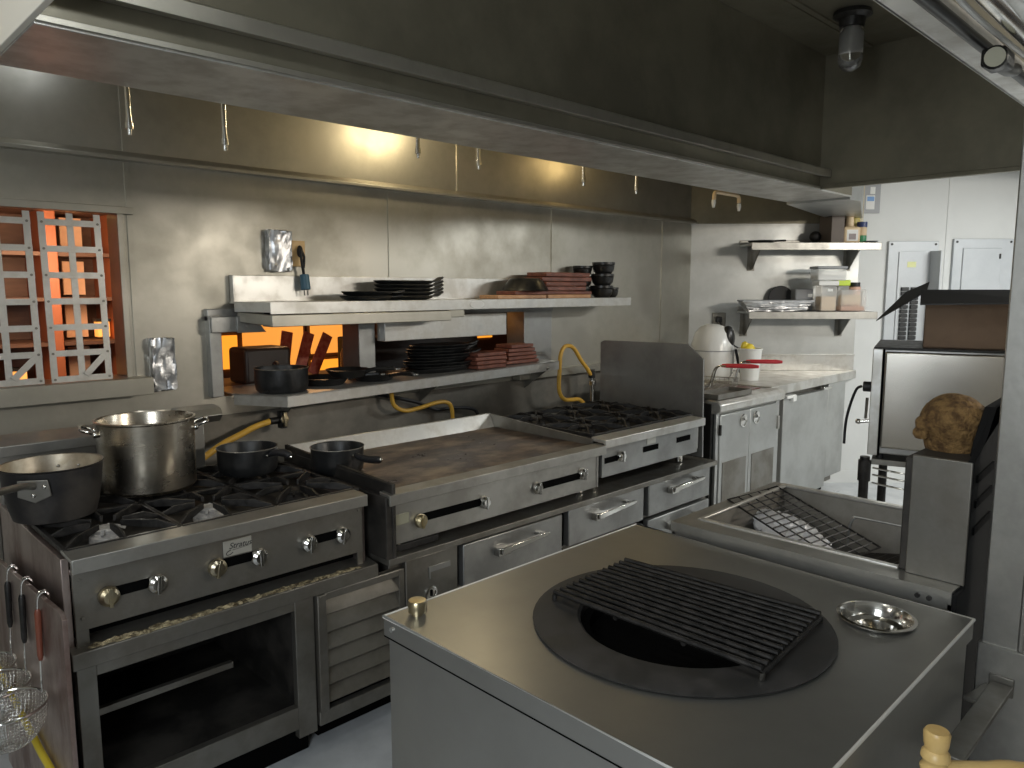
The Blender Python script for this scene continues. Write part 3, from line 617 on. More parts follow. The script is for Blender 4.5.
r = far_thing('sauce_jug', 'tan plastic jug with white label on the upper wall shelf', 'jug', 1.18, 0.20, 1.974)
part('body', MB(FW).box(1.115, 1.25, -0.26, -0.14, 1.975, 2.10), TANPL, r, 0.02, seg=3)
part('neck', MB(FW).lathe([(0.05, 0), (0.03, 0.02), (0.026, 0.09), (0.03, 0.09), (0.03, 0.115), (0, 0.115)], (1.185, -0.2, 2.09), 18), TANPL, r)
lb = part('label', MB(FW).box(1.14, 1.225, -0.2615, -0.26, 1.99, 2.075), PAPER, r)
part('print', MB(FW).box(1.155, 1.21, -0.2622, -0.2615, 2.0, 2.045), mat('label_ink', (0.35, 0.30, 0.30), 0.6), lb)
solo('spice_pack', 'small tan carton leaning behind the tan jug on the upper wall shelf', 'carton', MB(FW).box(1.10, 1.17, -0.13, -0.05, 1.975, 2.215), TANPL, FW @ Vector((1.13, -0.09, 1.975)), 0.01)
r = far_thing('spice_bottle', 'green-labelled bottle with navy cap on the upper wall shelf', 'bottle', 1.285, 0.18, 1.974)
part('body', MB(FW).lathe([(0, 0), (0.036, 0), (0.036, 0.12), (0.03, 0.13), (0, 0.13)], (1.29, -0.18, 1.975), 18), MEAL, r)
part('label', MB(FW).lathe([(0.0365, 0.01), (0.0368, 0.011), (0.0368, 0.06), (0.0365, 0.061)], (1.29, -0.18, 1.975), 18), GREEN, r)
part('cap', MB(FW).lathe([(0.038, 0.125), (0.038, 0.165), (0, 0.165)], (1.29, -0.18, 1.975), 18), NAVY, r)
solo('spice_jar', 'yellow-lidded jar behind the green bottle on the upper wall shelf', 'jar', MB(FW).lathe([(0, 0), (0.05, 0), (0.05, 0.19), (0.045, 0.21), (0, 0.21)], (1.27, -0.07, 1.975), 18), mat('mustard', (0.62, 0.50, 0.16), 0.4), FW @ Vector((1.27, -0.07, 1.975)))
solo('small_dish', 'grey dish at the right edge of the upper wall shelf', 'dish', MB(FW).lathe([(0, 0), (0.03, 0), (0.055, 0.014), (0.05, 0.014), (0.028, 0.004), (0, 0.004)], (1.335, -0.25, 1.975), 18), GREYPL, FW @ Vector((1.335, -0.25, 1.975)))
# lower shelf
r = far_thing('foil_tray', 'long crumpled foil roasting tray on the lower wall shelf', 'tray', 0.61, 0.17, 1.443)
a = [(0.39, -0.30), (0.83, -0.30), (0.83, -0.19), (0.39, -0.19)]; b = [(0.335, -0.325), (0.885, -0.325), (0.885, -0.165), (0.335, -0.165)]
mb = MB(FW); A = [mb.v((x, y, 1.446)) for x, y in a]; B = [mb.v((x, y, 1.525)) for x, y in b]; mb.f(A)
for i in range(4): mb.f([A[i], A[(i+1) % 4], B[(i+1) % 4], B[i]])
bmesh.ops.subdivide_edges(mb.bm, edges=mb.bm.edges[:], cuts=10, use_grid_fill=True)
for v_ in mb.bm.verts: v_.co += Vector((random.uniform(-.007, .007), random.uniform(-.007, .007), random.uniform(-.002, .003)))
part('tray', mb, FOIL, r)
mb = MB(FW); mb.tube([(x, y, 1.527) for x, y in b], 0.007, 8, closed=True); part('rim', mb, FOIL, r)
solo('round_cover', 'black round cover standing behind the foil tray', 'cover', MB(FW).cyl((0.72, -0.06, 1.545), (0.72, -0.045, 1.545), 0.10, n=24), RUBBER, FW @ Vector((0.80, -0.09, 1.445)), 0.003)
r = far_thing('grey_canister', 'plain grey canister between foil tray and clear containers', 'canister', 0.87, 0.22, 1.443)
part('body', MB(FW).box(0.80, 0.945, -0.155, -0.03, 1.445, 1.622), GREYPL, r, 0.012, seg=3); part('tag', MB(FW).box(0.90, 0.935, -0.157, -0.155, 1.555, 1.58), PAPER, r)
r = far_thing('meal_container', 'clear container half full of pale meal with white lid, lower wall shelf', 'container', 1.01, 0.24, 1.443)
part('tub', MB(FW).box(0.95, 1.075, -0.29, -0.17, 1.446, 1.645), CLEARPL, r, 0.008); part('contents', MB(FW).box(0.955, 1.07, -0.286, -0.174, 1.449, 1.562), MEAL, r, 0.006)
part('lid', MB(FW).box(0.925, 1.085, -0.30, -0.16, 1.645, 1.682), WHITEPL, r, 0.006); part('tag', MB(FW).box(1.0, 1.04, -0.2925, -0.291, 1.60, 1.62), PAPER, r)
r = far_thing('flour_container', 'flat clear container of white flour stacked on the meal container', 'container', 1.02, 0.24, 1.682)
part('tub', MB(FW).box(0.91, 1.135, -0.31, -0.15, 1.684, 1.775), CLEARPL, r, 0.008); part('contents', MB(FW).box(0.915, 1.13, -0.306, -0.154, 1.687, 1.728), PAPER, r, 0.006); part('lid', MB(FW).box(0.905, 1.14, -0.315, -0.145, 1.775, 1.795), GREYPL, r, 0.004)
r = far_thing('spice_container', 'clear square container with orange spice on the lower wall shelf, right end', 'container', 1.20, 0.24, 1.443)
part('tub', MB(FW).box(1.095, 1.30, -0.31, -0.15, 1.446, 1.615), CLEARPL, r, 0.01); part('contents', MB(FW).box(1.105, 1.29, -0.30, -0.16, 1.449, 1.485), ORANGEF, r, 0.006); part('packet', MB(FW).box(1.12, 1.28, -0.27, -0.19, 1.485, 1.575), MEAL, r, 0.02)
r = far_thing('lime_box', 'clear box with lime green lid, behind the orange spice container', 'container', 1.15, 0.09, 1.443)
part('tub', MB(FW).box(1.145, 1.235, -0.14, -0.03, 1.446, 1.645), CLEARPL, r, 0.006); part('lid', MB(FW).box(1.138, 1.242, -0.145, -0.025, 1.645, 1.69), LIME, r, 0.005)
r = far_thing('pink_jar', 'pink-filled jar with black lid at the right end of the lower shelf', 'jar', 1.285, 0.09, 1.443)
part('body', MB(FW).lathe([(0, 0), (0.045, 0), (0.045, 0.19), (0, 0.19)], (1.30, -0.09, 1.446), 18), mat('pink_fill', (0.78, 0.48, 0.36), 0.5), r); part('lid', MB(FW).lathe([(0.04, 0.19), (0.04, 0.225), (0, 0.225)], (1.30, -0.09, 1.446), 18), RUBBER, r)
# papers and panels on the end wall
r = far_thing('notice_plate', 'grey plate with white and blue stickers beside the hood end', 'notice', 1.45, 0.01, 2.23)
part('plate', MB(FW).box(1.37, 1.50, -0.016, 0.0, 2.225, 2.46), GREYPL, r, 0.002); part('sticker', MB(FW).box(1.385, 1.455, -0.0175, -0.016, 2.255, 2.365), PAPER, r); part('sticker', MB(FW).box(1.415, 1.455, -0.0175, -0.016, 2.375, 2.43), PAPER, r); part('print', MB(FW).box(1.393, 1.45, -0.0185, -0.0175, 2.32, 2.355), BLUE, r)
def epanel(s0, s1, z0, z1, label, openit):
    r = far_thing('electrical_panel', label, 'electrical panel', (s0+s1)/2, 0.01, z0, None)
    part('frame', MB(FW).box(s0, s1, -0.022, 0, z0, z1), PANELG, r, 0.004)
    for s in (s0+0.025, s1-0.025):
        for z in (z0+0.025, z1-0.025): part('screw', MB(FW).cyl((s, -0.022, z), (s, -0.027, z), 0.009, n=10), IRON, r)
    if openit:
        part('door', MB(FW).prism([(s1-0.065, -0.022, z0+0.08), (s1-0.045, -0.14, z0+0.08), (s1-0.035, -0.14, z0+0.08), (s1-0.05, -0.022, z0+0.08)], (0, 0, z1-z0-0.16)), PANELG, r, 0.002)
        ip = part('breaker_plate', MB(FW).box(s0+0.085, s1-0.09, -0.03, -0.02, z0+0.08, z1-0.085), PANELG, r, 0.002)
        part('note', MB(FW).box(s0+0.155, s0+0.225, -0.0315, -0.03, z1-0.21, z1-0.165), mat('note_yellow', (0.80, 0.82, 0.42), 0.6), ip)
        for q in (0.115, 0.195):
            mb = MB(FW)
            for k in range(13): mb.box(s0+q, s0+q+0.06, -0.046, -0.03, z1-0.37-0.036*k-0.030, z1-0.37-0.036*k)
            part('breaker_row', mb, BREAKER, ip, 0.003)
    else:
        part('door', MB(FW).box(s0+0.075, s1-0.10, -0.032, -0.02, z0+0.07, z1-0.075), PANELG, r, 0.004)
        part('latch', MB(FW).box(s1-0.118, s1-0.106, -0.038, -0.03, z1-0.16, z1-0.12), IRON, r)
epanel(1.588, 1.993, 1.10, 2.003, 'grey electrical panel with open door and rows of black breakers', True)
epanel(2.114, 2.60, 1.10, 2.022, 'grey electrical panel with closed door, farther right', False)
r = far_thing('wall_outlet', 'steel outlet with black plug on the end wall above the white air fryer', 'outlet', 0.235, 0.01, 1.35)
part('plate', MB(FW).box(0.18, 0.29, -0.02, -0.008, 1.285, 1.425), STEEL_D, r, 0.003); part('plug', MB(FW).box(0.205, 0.25, -0.06, -0.02, 1.35, 1.395), RUBBER, r, 0.006)
solo('wall_box', 'small white junction plate on the white wall right of the lower shelf', 'junction box', MB(FW).box(1.40, 1.455, -0.012, 0, 1.47, 1.60), WHITE_P, FW @ Vector((1.43, 0, 1.47)), 0.002)

# ---- appliances on the fryer/counter end
r = thing('air_fryer', 'white egg-shaped air fryer with black top inset on the counter corner', 'air fryer', (5.07, 2.99, 0.953))
C0 = (5.07, 2.99, 0.953)
part('body', MB().lathe([(0, 0), (0.13, 0), (0.155, 0.03), (0.163, 0.14), (0.155, 0.25), (0.128, 0.34), (0.09, 0.385), (0.045, 0.402), (0, 0.406)], C0, 36), WHITEPL, r)
d2 = Vector((-0.25, -0.97, 0)).normalized()
An = Matrix(((0.97, 0.25, 0), (-0.25, 0.97, 0), (0, 0, 1)))
mb = MB(); mb.sphere(Vector(C0)+Vector((0.03, -0.110, 0.300)), 1, 24, (0.062, 0.050, 0.095)); part('control_inset', mb, BLACK, r)
part('drawer_seam', MB().lathe([(0.1655, 0), (0.167, 0.003), (0.1655, 0.006)], (5.07, 2.99, 1.16), 36), GREYPL, r)
part('handle', MB().bar((5.16, 2.845, 1.17), (5.19, 2.815, 0.99), 0.022, 0.02), BLACK, r, 0.006)
solo('appliance_cable', 'black cord from the outlet down to the white air fryer', 'cord', MB().tube(spline([FW @ Vector((0.225, -0.06, 1.36)), FW @ Vector((0.27, -0.08, 1.28)), FW @ Vector((0.33, -0.07, 1.18)), FW @ Vector((0.42, -0.07, 1.13)), FW @ Vector((0.50, -0.08, 1.14)), FW @ Vector((0.53, -0.09, 0.97))]), 0.006, 8), RUBBER, FW @ Vector((0.4, -0.07, 1.1)))
r = thing('plastic_bucket', 'white plastic bucket with yellow bag inside beside the air fryer', 'bucket', (5.13, 2.71, 0.953))
part('pail', MB().lathe([(0, 0), (0.066, 0), (0.084, 0.225), (0.089, 0.226), (0.089, 0.235), (0.078, 0.235), (0.062, 0.008), (0, 0.008)], (5.13, 2.71, 0.953), 28), WHITEPL, r)
part('bag', MB().sphere((5.12, 2.72, 1.175), 1, 10, (0.055, 0.05, 0.05)).sphere((5.10, 2.74, 1.20), 1, 8, (0.03, 0.03, 0.04)), YELLOW, r)

# ================================================================== GRILL TABLE (round grill sunk into a steel table)
gt = thing('grill_table', 'steel table in the foreground with a round black grill sunk into its top', 'grill table', (1.38, 0.87, 0))
TX0, TX1, TY0, TY1, TZ = 0.917, 1.855, 0.412, 1.336, 0.90
GC = (1.362, 0.862); CUP = (1.678, 0.563)
mb = MB(); mb.holes([(TX0, TY0), (TX1-0.025, TY0), (TX1, TY1), (TX0, TY1)], [circ(*GC, 0.300, 56), circ(*CUP, 0.070, 32)], TZ)
mb.holes([(TX0, TY0), (TX1-0.025, TY0), (TX1, TY1), (TX0, TY1)], [circ(*GC, 0.300, 56), circ(*CUP, 0.070, 32)], TZ-0.004)
TL = [(TX0, TY0), (TX1-0.025, TY0), (TX1, TY1), (TX0, TY1)]
for a, b in (((TX0, TY0), (TX0, TY1)), ((TX0, TY1), (TX1, TY1)), ((TX1, TY1), (TX1-0.025, TY0)), ((TX1-0.025, TY0), (TX0, TY0))):
    A = [mb.v((*a, TZ)), mb.v((*b, TZ)), mb.v((*b, TZ-0.045)), mb.v((*a, TZ-0.045))]; mb.f(A)
ED = MB(); ED.tube([(x, y, TZ-0.002) for x, y in TL], 0.0042, 10, closed=True)
TOPM = mat('table_steel', (0.385, 0.38, 0.36), 0.36, 0.85, (0.30, 0.295, 0.275), 2.6, (1, 1, 1), 0.04, lo=0.25, hi=0.8)
part('top', mb, TOPM, gt); part('edge_highlight', ED, mat('painted_edge_highlight', (0.92, 0.91, 0.87), 0.5, 0.45), gt)  # pale tube along the rim paints in the edge highlight
mb = MB(); mb.cyl((TX0-0.001, 1.305, 0.878), (TX0-0.004, 1.305, 0.878), 0.006, n=10); part('rivet', mb, CHROME, gt)
mb = MB()
mb.box(TX0+0.008, TX0+0.014, TY0+0.01, TY1-0.008, 0.0, TZ-0.049); mb.box(TX0+0.01, TX1-0.012, TY1-0.014, TY1-0.008, 0.0, TZ-0.049)
mb.box(TX0+0.01, TX1-0.035, TY0+0.008, TY0+0.014, 0.0, TZ-0.049); mb.box(TX1-0.04, TX1-0.034, TY0+0.01, TY1-0.01, 0.0, TZ-0.049)
part('side_panels', mb, TOPM, gt)
part('lip_gap', MB().box(TX0-0.0008, TX0+0.02, TY0, TY1, TZ-0.0475, TZ-0.0445).box(TX0+0.016, TX1-0.045, TY0+0.016, TY1-0.016, TZ-0.052, TZ-0.040), VOID, gt)
mb = MB(); mb.lathe([(0.296, -0.03), (0.302, 0.0), (0.318, 0.001), (0.320, 0.005), (0.312, 0.008), (0.222, 0.006), (0.215, 0.0), (0.215, -0.03), (0.19, -0.12), (0.14, -0.24), (0.0, -0.30), (0, -0.33), (0.17, -0.26), (0.25, -0.10)], (*GC, TZ+0.001), 56)
kb = part('grill_bowl', mb, CERAMIC, gt)
part('fire_ring', MB().lathe([(0.212, -0.012), (0.195, -0.015), (0.185, -0.12), (0.20, -0.12)], (*GC, TZ), 48), VOID, kb)
mb = MB(); mb.lathe([(0.068, 0.002), (0.079, 0.004), (0.081, 0.008), (0.074, 0.009), (0.067, 0.0), (0.062, -0.018), (0.044, -0.02), (0.041, -0.03), (0.036, -0.055), (0.018, -0.064), (0, -0.065)], (*CUP, TZ), 40); part('drain_cup', mb, CHROME, gt, label='polished round drain cup sunk in the top')
mb = MB(); mb.lathe([(0, 0), (0.014, 0), (0.014, 0.006), (0.021, 0.008), (0.0215, 0.030), (0.019, 0.034), (0, 0.035)], (0.975, 1.29, TZ), 24); part('knob', mb, BRASS, gt, label='worn brassy knob on the corner')
# cooking grate
cg = thing('cooking_grate', 'black wire cooking grate lying askew over the round grill', 'grate', (1.38, 0.87, 0.935))
q = [Vector((1.229, 1.113, .930)), Vector((1.515, 1.124, .930)), Vector((1.55, 0.633, .930)), Vector((1.24, 0.606, .930))]
q[0] += Vector((0.005, 0, 0))
for k in range(13):
    t = k/12; a = q[0].lerp(q[1], t); b = q[3].lerp(q[2], t)
    part('rod', MB().tube([a, b], 0.0062 if k in (0, 12) else 0.0052, 8), IRON, cg)
for t in (0.0, 0.34, 0.67, 1.0):
    a = q[0].lerp(q[3], t); b = q[1].lerp(q[2], t); dz = Vector((0, 0, -0.009))
    part('cross_bar', MB().tube([a+dz, b+dz], 0.0055, 8), IRON, cg)
for p in q: part('foot', MB().cyl(p+Vector((0, 0, -0.006)), p+Vector((0, 0, -0.020)), 0.006, n=10), CHROME if p == q[3] else IRON, cg)

# ================================================================== BASIN / TROUGH FRYER
bf = thing('open_basin_unit', 'steel floor unit with an open dark basin holding grates and foil', 'basin unit', (2.22, 0.85, 0))
BX0, BX1, BY0, BY1, BZ = 1.875, 2.535, 0.47, 1.225, 0.93
mb = MB(); o_ = [(BX0, BY0), (BX1, BY0), (BX1, BY1), (BX0, BY1)]; inn = [(1.955, 0.62), (2.505, 0.62), (2.505, 1.175), (1.955, 1.165)]
mb.holes(o_, [inn], BZ)
for i in range(4):
    a, b = o_[i], o_[(i+1) % 4]; mb.f([mb.v((*a, BZ)), mb.v((*b, BZ)), mb.v((*b, BZ-0.03)), mb.v((*a, BZ-0.03))])
part('rim', mb, STEEL, bf)
mb = MB(); mb.box(1.945, 1.962, 0.61, 1.175, BZ-0.004, BZ+0.006); mb.box(1.945, 2.51, 1.165, 1.178, BZ-0.004, BZ+0.005); mb.box(2.50, 2.525, 0.5, 1.19, BZ-0.004, BZ+0.006)
part('edge_beads', mb, STEEL_L, bf, 0.003)
mb = MB(); t = [(x, y, BZ) for x, y in inn]; b = [(2.03, 0.66, 0.70), (2.46, 0.66, 0.70), (2.46, 1.13, 0.70), (2.03, 1.13, 0.70)]
T = [mb.v(p) for p in t]; B = [mb.v(p) for p in b]; mb.f(B)
for i in range(4): mb.f([T[i], T[(i+1) % 4], B[(i+1) % 4], B[i]])
bs = part('basin', mb, STEEL_D, bf)
part('weld_line', MB().tube(spline([(2.497, 0.64, 0.875), (2.496, 0.90, 0.875), (2.492, 0.925, 0.868), (2.485, 0.935, 0.84), (2.478, 0.935, 0.78)]), 0.004, 8), STEEL_G, bs)
mb = MB(); mb.box(BX0+0.004, BX0+0.012, BY0, BY1, 0.08, BZ-0.005); mb.box(BX1-0.012, BX1-0.004, BY0, BY1, 0.08, BZ-0.005); mb.box(BX0+0.004, BX1-0.004, BY1-0.012, BY1-0.004, 0.08, BZ-0.005); mb.box(BX0+0.004, BX1-0.004, BY0, BY0+0.008, 0.08, BZ-0.005)
part('cabinet', mb, STEEL, bf)
for x in (1.93, 2.48):
    for y in (0.53, 1.17): part('leg', MB().cyl((x, y, 0), (x, y, 0.08), 0.02), CHROME, bf)
mb = MB(); mb.box(1.935, 1.948, 0.462, 0.590, BZ, 1.224)
part('splash_plate', mb, STEEL_D, bf, 0.002)
mb = MB(); mb.box(1.948, 2.30, 0.475, 0.61, BZ, 1.215); part('control_housing', mb, SOOT, bf, 0.004)
for y in (0.555, 0.58): part('bolt', MB().cyl((1.873, y-0.04, 0.905), (1.868, y-0.04, 0.905), 0.006, n=10), IRON, bf)
mb = MB()
mb.prism([(1.940, 0.460, 1.226), (2.02, 0.460, 1.262), (2.10, 0.460, 1.335), (2.28, 0.460, 1.345), (2.28, 0.460, 0.02), (1.88, 0.460, 0.02), (1.88, 0.460, 0.925), (1.940, 0.460, 0.925)], (0, 0.014, 0)); mb.prism([(2.0, 0.46, 1.225), (2.02, 0.46, 1.262), (2.10, 0.46, 1.335), (2.28, 0.46, 1.345), (2.28, 0.46, 1.225)], (0, 0.026, 0))
lv = part('side_guard', mb, SOOTB, bf, 0.003, label='black louvered side guard')
for z in (1.185, 1.125, 1.06): part('louver_slot', MB().prism([(1.965, 0.456, z-0.012), (1.965, 0.456, z+0.006), (2.10, 0.456, z+0.018), (2.10, 0.456, z)], (0, 0.006, 0)), VOID, lv)
# contents
r = thing('basin_rack', 'black grate lying tilted at the far left of the basin', 'grate', (2.2, 1.0, 0.75), 'black grates inside the basin')
def rackgrid(root, c, ux, uy, nx, ny, rr):
    c, ux, uy = Vector(c), Vector(ux), Vector(uy)
    mb = MB(); mb.tube([c, c+ux, c+ux+uy, c+uy], rr*1.4, 6, closed=True); part('frame', mb, IRON, root)
    mb = MB()
    for i in range(1, nx): mb.tube([c+ux*(i/nx), c+ux*(i/nx)+uy], rr, 5)
    for j in range(1, ny): mb.tube([c+uy*(j/ny), c+uy*(j/ny)+ux], rr, 5)
    part('wires', mb, IRON, root)
rackgrid(r, (2.19, 1.215, 0.935), (0.27, -0.035, 0.0), (-0.14, -0.40, -0.085), 5, 15, 0.0024)
r = thing('bottom_grate', 'black grate flat on the bottom of the basin', 'grate', (2.25, 0.9, 0.712), 'black grates inside the basin')
rackgrid(r, (2.04, 0.67, 0.712), (0.41, 0, 0), (0, 0.45, 0.0), 12, 12, 0.004)
r = thing('wire_rack', 'black wire rack heaped at the near right end of the basin', 'grate', (2.35, 0.75, 0.76), 'black grates inside the basin')
rackgrid(r, (2.06, 0.635, 0.875), (0.40, 0.02, -0.06), (0.02, 0.34, -0.075), 22, 9, 0.004)
mb = MB(); mb.sphere((0, 0, 0), 1, 40, (0.19, 0.085, 0.038))
fd = Matrix.Translation((2.25, 1.02, 0.842)) @ Matrix.Rotation(math.radians(60), 4, 'Z') @ Matrix.Rotation(math.radians(-9), 4, 'Y')
for v_ in mb.bm.verts: v_.co += v_.co.normalized()*random.uniform(-.010, .010); v_.co = fd @ v_.co
solo('foil_bundle', 'crumpled silver foil bundle under the rack in the basin', 'foil', mb, mat('bright_foil', (0.88, 0.88, 0.90), 0.4, 0.15, None, 6, (1, 1, 1), 0.05, 0.5, 40), (2.25, 1.02, 0.80))
# gourd
r = thing('brown_gourd', 'big rough brown gourd with knobbly tip, standing behind the splash plate', 'gourd', (2.12, 0.565, 1.215))
mb = MB(); ax = Matrix.Rotation(math.radians(38), 3, Vector((0.70, 0.71, 0)))
pr_ = [(0, -0.085), (0.040, -0.08), (0.064, -0.055), (0.078, -0.015), (0.077, 0.025), (0.062, 0.06), (0.035, 0.082), (0, 0.088)]
mb.sphere((0, 0, 0), 1, 28, (0.083, 0.083, 0.072))
for v_ in mb.bm.verts:
    c = v_.co; n_ = c.normalized(); c += n_*random.uniform(-.0012, .0012)
lf = Vector((-0.70, 0.70, -0.05)).normalized()
for v_ in mb.bm.verts:
    t = v_.co.dot(lf); v_.co *= 1.0-0.10*max(0, t/0.085)
    v_.co += Vector((2.125, 0.560, 1.285))
part('fruit', mb, GOURD, r)
mb = MB()
for i in range(11): mb.sphere((2.125-0.054+random.uniform(-.010, .010), 0.560+0.050+random.uniform(-.010, .010), 1.268+random.uniform(-.018, .018)), 1, 10, (random.uniform(.011, .018),)*3)
part('knobbly_tip', mb, GOURD, r)
mb = MB(); mb.cyl((2.125, 0.555, 1.213), (2.125, 0.557, 1.25), 0.062, 0.07, n=24); part('lower_end', mb, GOURD, r)

# ================================================================== OVEN, STAND, CARDBOARD BOX
r = thing('oven_stand', 'steel stand with pipe legs under the countertop oven', 'stand', OV @ Vector((0.25, 0.25, 0)))
part('shelf_board', MB(OV).box(-0.03, 0.62, 0.02, 0.62, 0.875, 0.90), STEEL_D, r, 0.003)
for x, y in ((-0.055, 0.03), (0.60, 0.05), (0.60, 0.58), (-0.0, 0.58)):
    part('leg', MB(OV).cyl((x, y, 0), (x, y, 0.905), 0.020, n=14).cyl((x, y, 0.80), (x, y, 0.89), 0.026, n=14), IRON, r)
part('back_plate', MB(OV).box(0.14, 0.58, 0.60, 0.61, 0.30, 0.87), STEEL_G, r)
part('lower_shelf', MB(OV).box(-0.03, 0.62, 0.03, 0.62, 0.30, 0.32), STEEL_D, r, 0.002)
mb = MB(OV)
for k, z in enumerate((0.865, 0.835, 0.80)): mb.tube(spline([(-0.02, -0.0, z), (0.05, -0.05, z+0.003), (0.12, -0.06, z-0.002), (0.14, -0.02, z-0.008)]), 0.004, 8)
part('wire_hooks', mb, CHROME, r)
ov = thing('countertop_oven', 'brushed steel countertop oven carrying a cardboard box', 'oven', OV @ Vector((0.25, 0.28, 0.90)))
part('cabinet', MB(OV).box(-0.045, 0.43, 0.015, 0.55, 0.925, 1.372), STEEL_G, ov, 0.006)
part('front_frame', MB(OV).box(-0.047, -0.008, 0.0, 0.02, 0.92, 1.372), STEEL_L, ov, 0.003)
part('seam', MB(OV).box(-0.009, -0.001, 0.0, 0.02, 0.92, 1.37), VOID, ov)
part('front_panel', MB(OV).box(0.0, 0.432, -0.012, 0.02, 0.955, 1.362), OVENF, ov, 0.008, seg=3)
part('top_sheet', MB(OV).box(-0.045, 0.43, 0.01, 0.55, 1.370, 1.378), IRON, ov, 0.002)
part('cord_boss', MB(OV).cyl((-0.047, 0.05, 1.205), (-0.08, 0.05, 1.205), 0.022, n=16), RUBBER, ov, 0.004)
part('side_latch', MB(OV).cyl((-0.047, 0.03, 1.06), (-0.085, 0.03, 1.055), 0.007, n=10).sphere((-0.09, 0.03, 1.055), 0.012), CHROME, ov)
part('side_rod', MB(OV).tube([(-0.06, 0.03, 1.16), (-0.062, 0.03, 1.07)], 0.006, 8), CHROME, ov)
for x in (0.0, 0.39):
    for y in (0.06, 0.5): part('foot', MB(OV).cyl((x, y, 0.90), (x, y, 0.926), 0.015), RUBBER, ov)
solo('power_cable', 'black cord drooping from the oven side toward the floor', 'cord', MB().tube(spline([OV @ Vector(p) for p in ((-0.085, 0.05, 1.205), (-0.105, 0.06, 1.19), (-0.125, 0.08, 1.13), (-0.14, 0.09, 1.06), (-0.145, 0.10, 1.0), (-0.146, 0.1, 0.94))]), 0.006, 8), RUBBER, OV @ Vector((-0.1, 0.06, 1.1)))
cbx = thing('cardboard_box', 'open brown cardboard box with dark flaps on top of the oven', 'box', OV @ Vector((0.3, 0.25, 1.379)))
X0, X1, Y0, Y1, Z0, Z1 = 0.135, 0.60, 0.06, 0.45, 1.379, 1.612
mb = MB(OV); mb.box(X0, X1, Y0, Y0+0.005, Z0, Z1); mb.box(X0, X1, Y1-0.005, Y1, Z0, Z1); mb.box(X0, X0+0.005, Y0, Y1, Z0, Z1); mb.box(X1-0.005, X1, Y0, Y1, Z0, Z1); mb.box(X0, X1, Y0, Y1, Z0, Z0+0.005)
part('body', mb, CARD, cbx)
part('flap', MB(OV).prism([(X0-0.02, Y0, Z1), (X1, Y0, Z1), (X1, Y0-0.20, Z1-0.045), (X0-0.02, Y0-0.20, Z1-0.055)], (0, 0.0, 0.005)), CARDD, cbx, label='dark front flap')
part('flap', MB(OV).prism([(X0, Y0, Z1-0.005), (X0+0.01, Y0+0.30, Z1+0.035), (X0-0.08, Y0+0.20, Z1-0.01), (-0.041, -0.04, 1.487)], (0.001, 0, 0.005)), CARDD, cbx, label='dark left flap')
part('flap', MB(OV).prism([(X1, Y0, Z1), (X1, Y1, Z1), (X1+0.18, Y1, Z1+0.05), (X1+0.18, Y0, Z1+0.05)], (0, 0, 0.005)), CARD, cbx)
mb = MB(OV)
mb.prism([(X0+0.30, Y0-0.002, Z1-0.10), (X0+0.42, Y0-0.002, Z1-0.06), (X0+0.42, Y0-0.002, Z1-0.0), (X0+0.30, Y0-0.002, Z1-0.0)], (0, 0.001, 0)); part('tape', mb, mat('packing_tape', (0.42, 0.40, 0.36), 0.12, coat=0.5), cbx)

# ================================================================== NEAR RIGHT: BRACKET AND BAMBOO CHAIR
r = thing('wall_bracket', 'flat steel folding bracket low on the steel-clad wall end', 'bracket', (1.75, 0.38, 0.72))
part('arm', MB().bar((1.945, 0.372, 0.715), (1.56, 0.372, 0.715), 0.045, 0.012), STEEL_D, r, 0.002)
part('stub', MB().bar((1.93, 0.385, 0.712), (1.83, 0.405, 0.712), 0.035, 0.010), STEEL_D, r, 0.002)
part('plate', MB().box(1.948, 1.956, 0.35, 0.40, 0.69, 0.735), STEEL_D, r, 0.002)
solo('door_latch', 'small dark latch knob on the steel-clad wall end', 'latch', MB().cyl((1.964, 0.318, 1.22), (1.935, 0.318, 1.22), 0.012, n=14).sphere((1.93, 0.318, 1.22), 0.016), IRON, (1.95, 0.318, 1.22))
ch = thing('bamboo_chair', 'yellow bamboo-style chair back in the lower right corner', 'chair', (1.45, 0.22, 0))
CX, CY = 1.275, 0.325
du = Vector((0.69, -0.724, 0)); dv = Vector((0.724, 0.69, 0))
def cpos(a, b, z): return Vector((CX, CY, z))+du*a+dv*b
CW = 0.38
for a in (0, CW):
    mb = MB(); mb.lathe([(0, 0), (0.013, 0), (0.014, 0.30), (0.018, 0.305), (0.018, 0.315), (0.014, 0.32), (0.0145, 0.60), (0.019, 0.605), (0.019, 0.615), (0.015, 0.62), (0.0155, 0.845), (0.021, 0.85), (0.022, 0.857), (0.018, 0.863), (0.018, 0.868), (0.022, 0.874), (0.021, 0.882), (0.016, 0.888), (0.0185, 0.896), (0.020, 0.915), (0.017, 0.920), (0, 0.921)], cpos(a, 0, 0), 20)
    part('post', mb, BAMBOO, ch)
    part('leg', MB().lathe([(0, 0), (0.012, 0), (0.015, 0.2), (0.018, 0.21), (0.015, 0.22), (0.015, 0.45), (0, 0.45)], cpos(a, -0.36, 0), 16), BAMBOO, ch)
for z in (0.853, 0.70, 0.55):
    P0, P1 = cpos(0.015, 0, z), cpos(CW-0.015, 0, z); pts = [P0.lerp(P1, k/20) for k in range(21)]
    part('rail', MB().tube(pts, [0.0135 if k not in (5, 6, 14, 15) else 0.0155 for k in range(21)], 12), BAMBOO, ch)
part('seat', MB().prism([cpos(-.01, -.38, 0.445), cpos(CW+.01, -.38, 0.445), cpos(CW+.01, 0.01, 0.445), cpos(-.01, 0.01, 0.445)], (0, 0, 0.03)), BAMBOO, ch, 0.008)
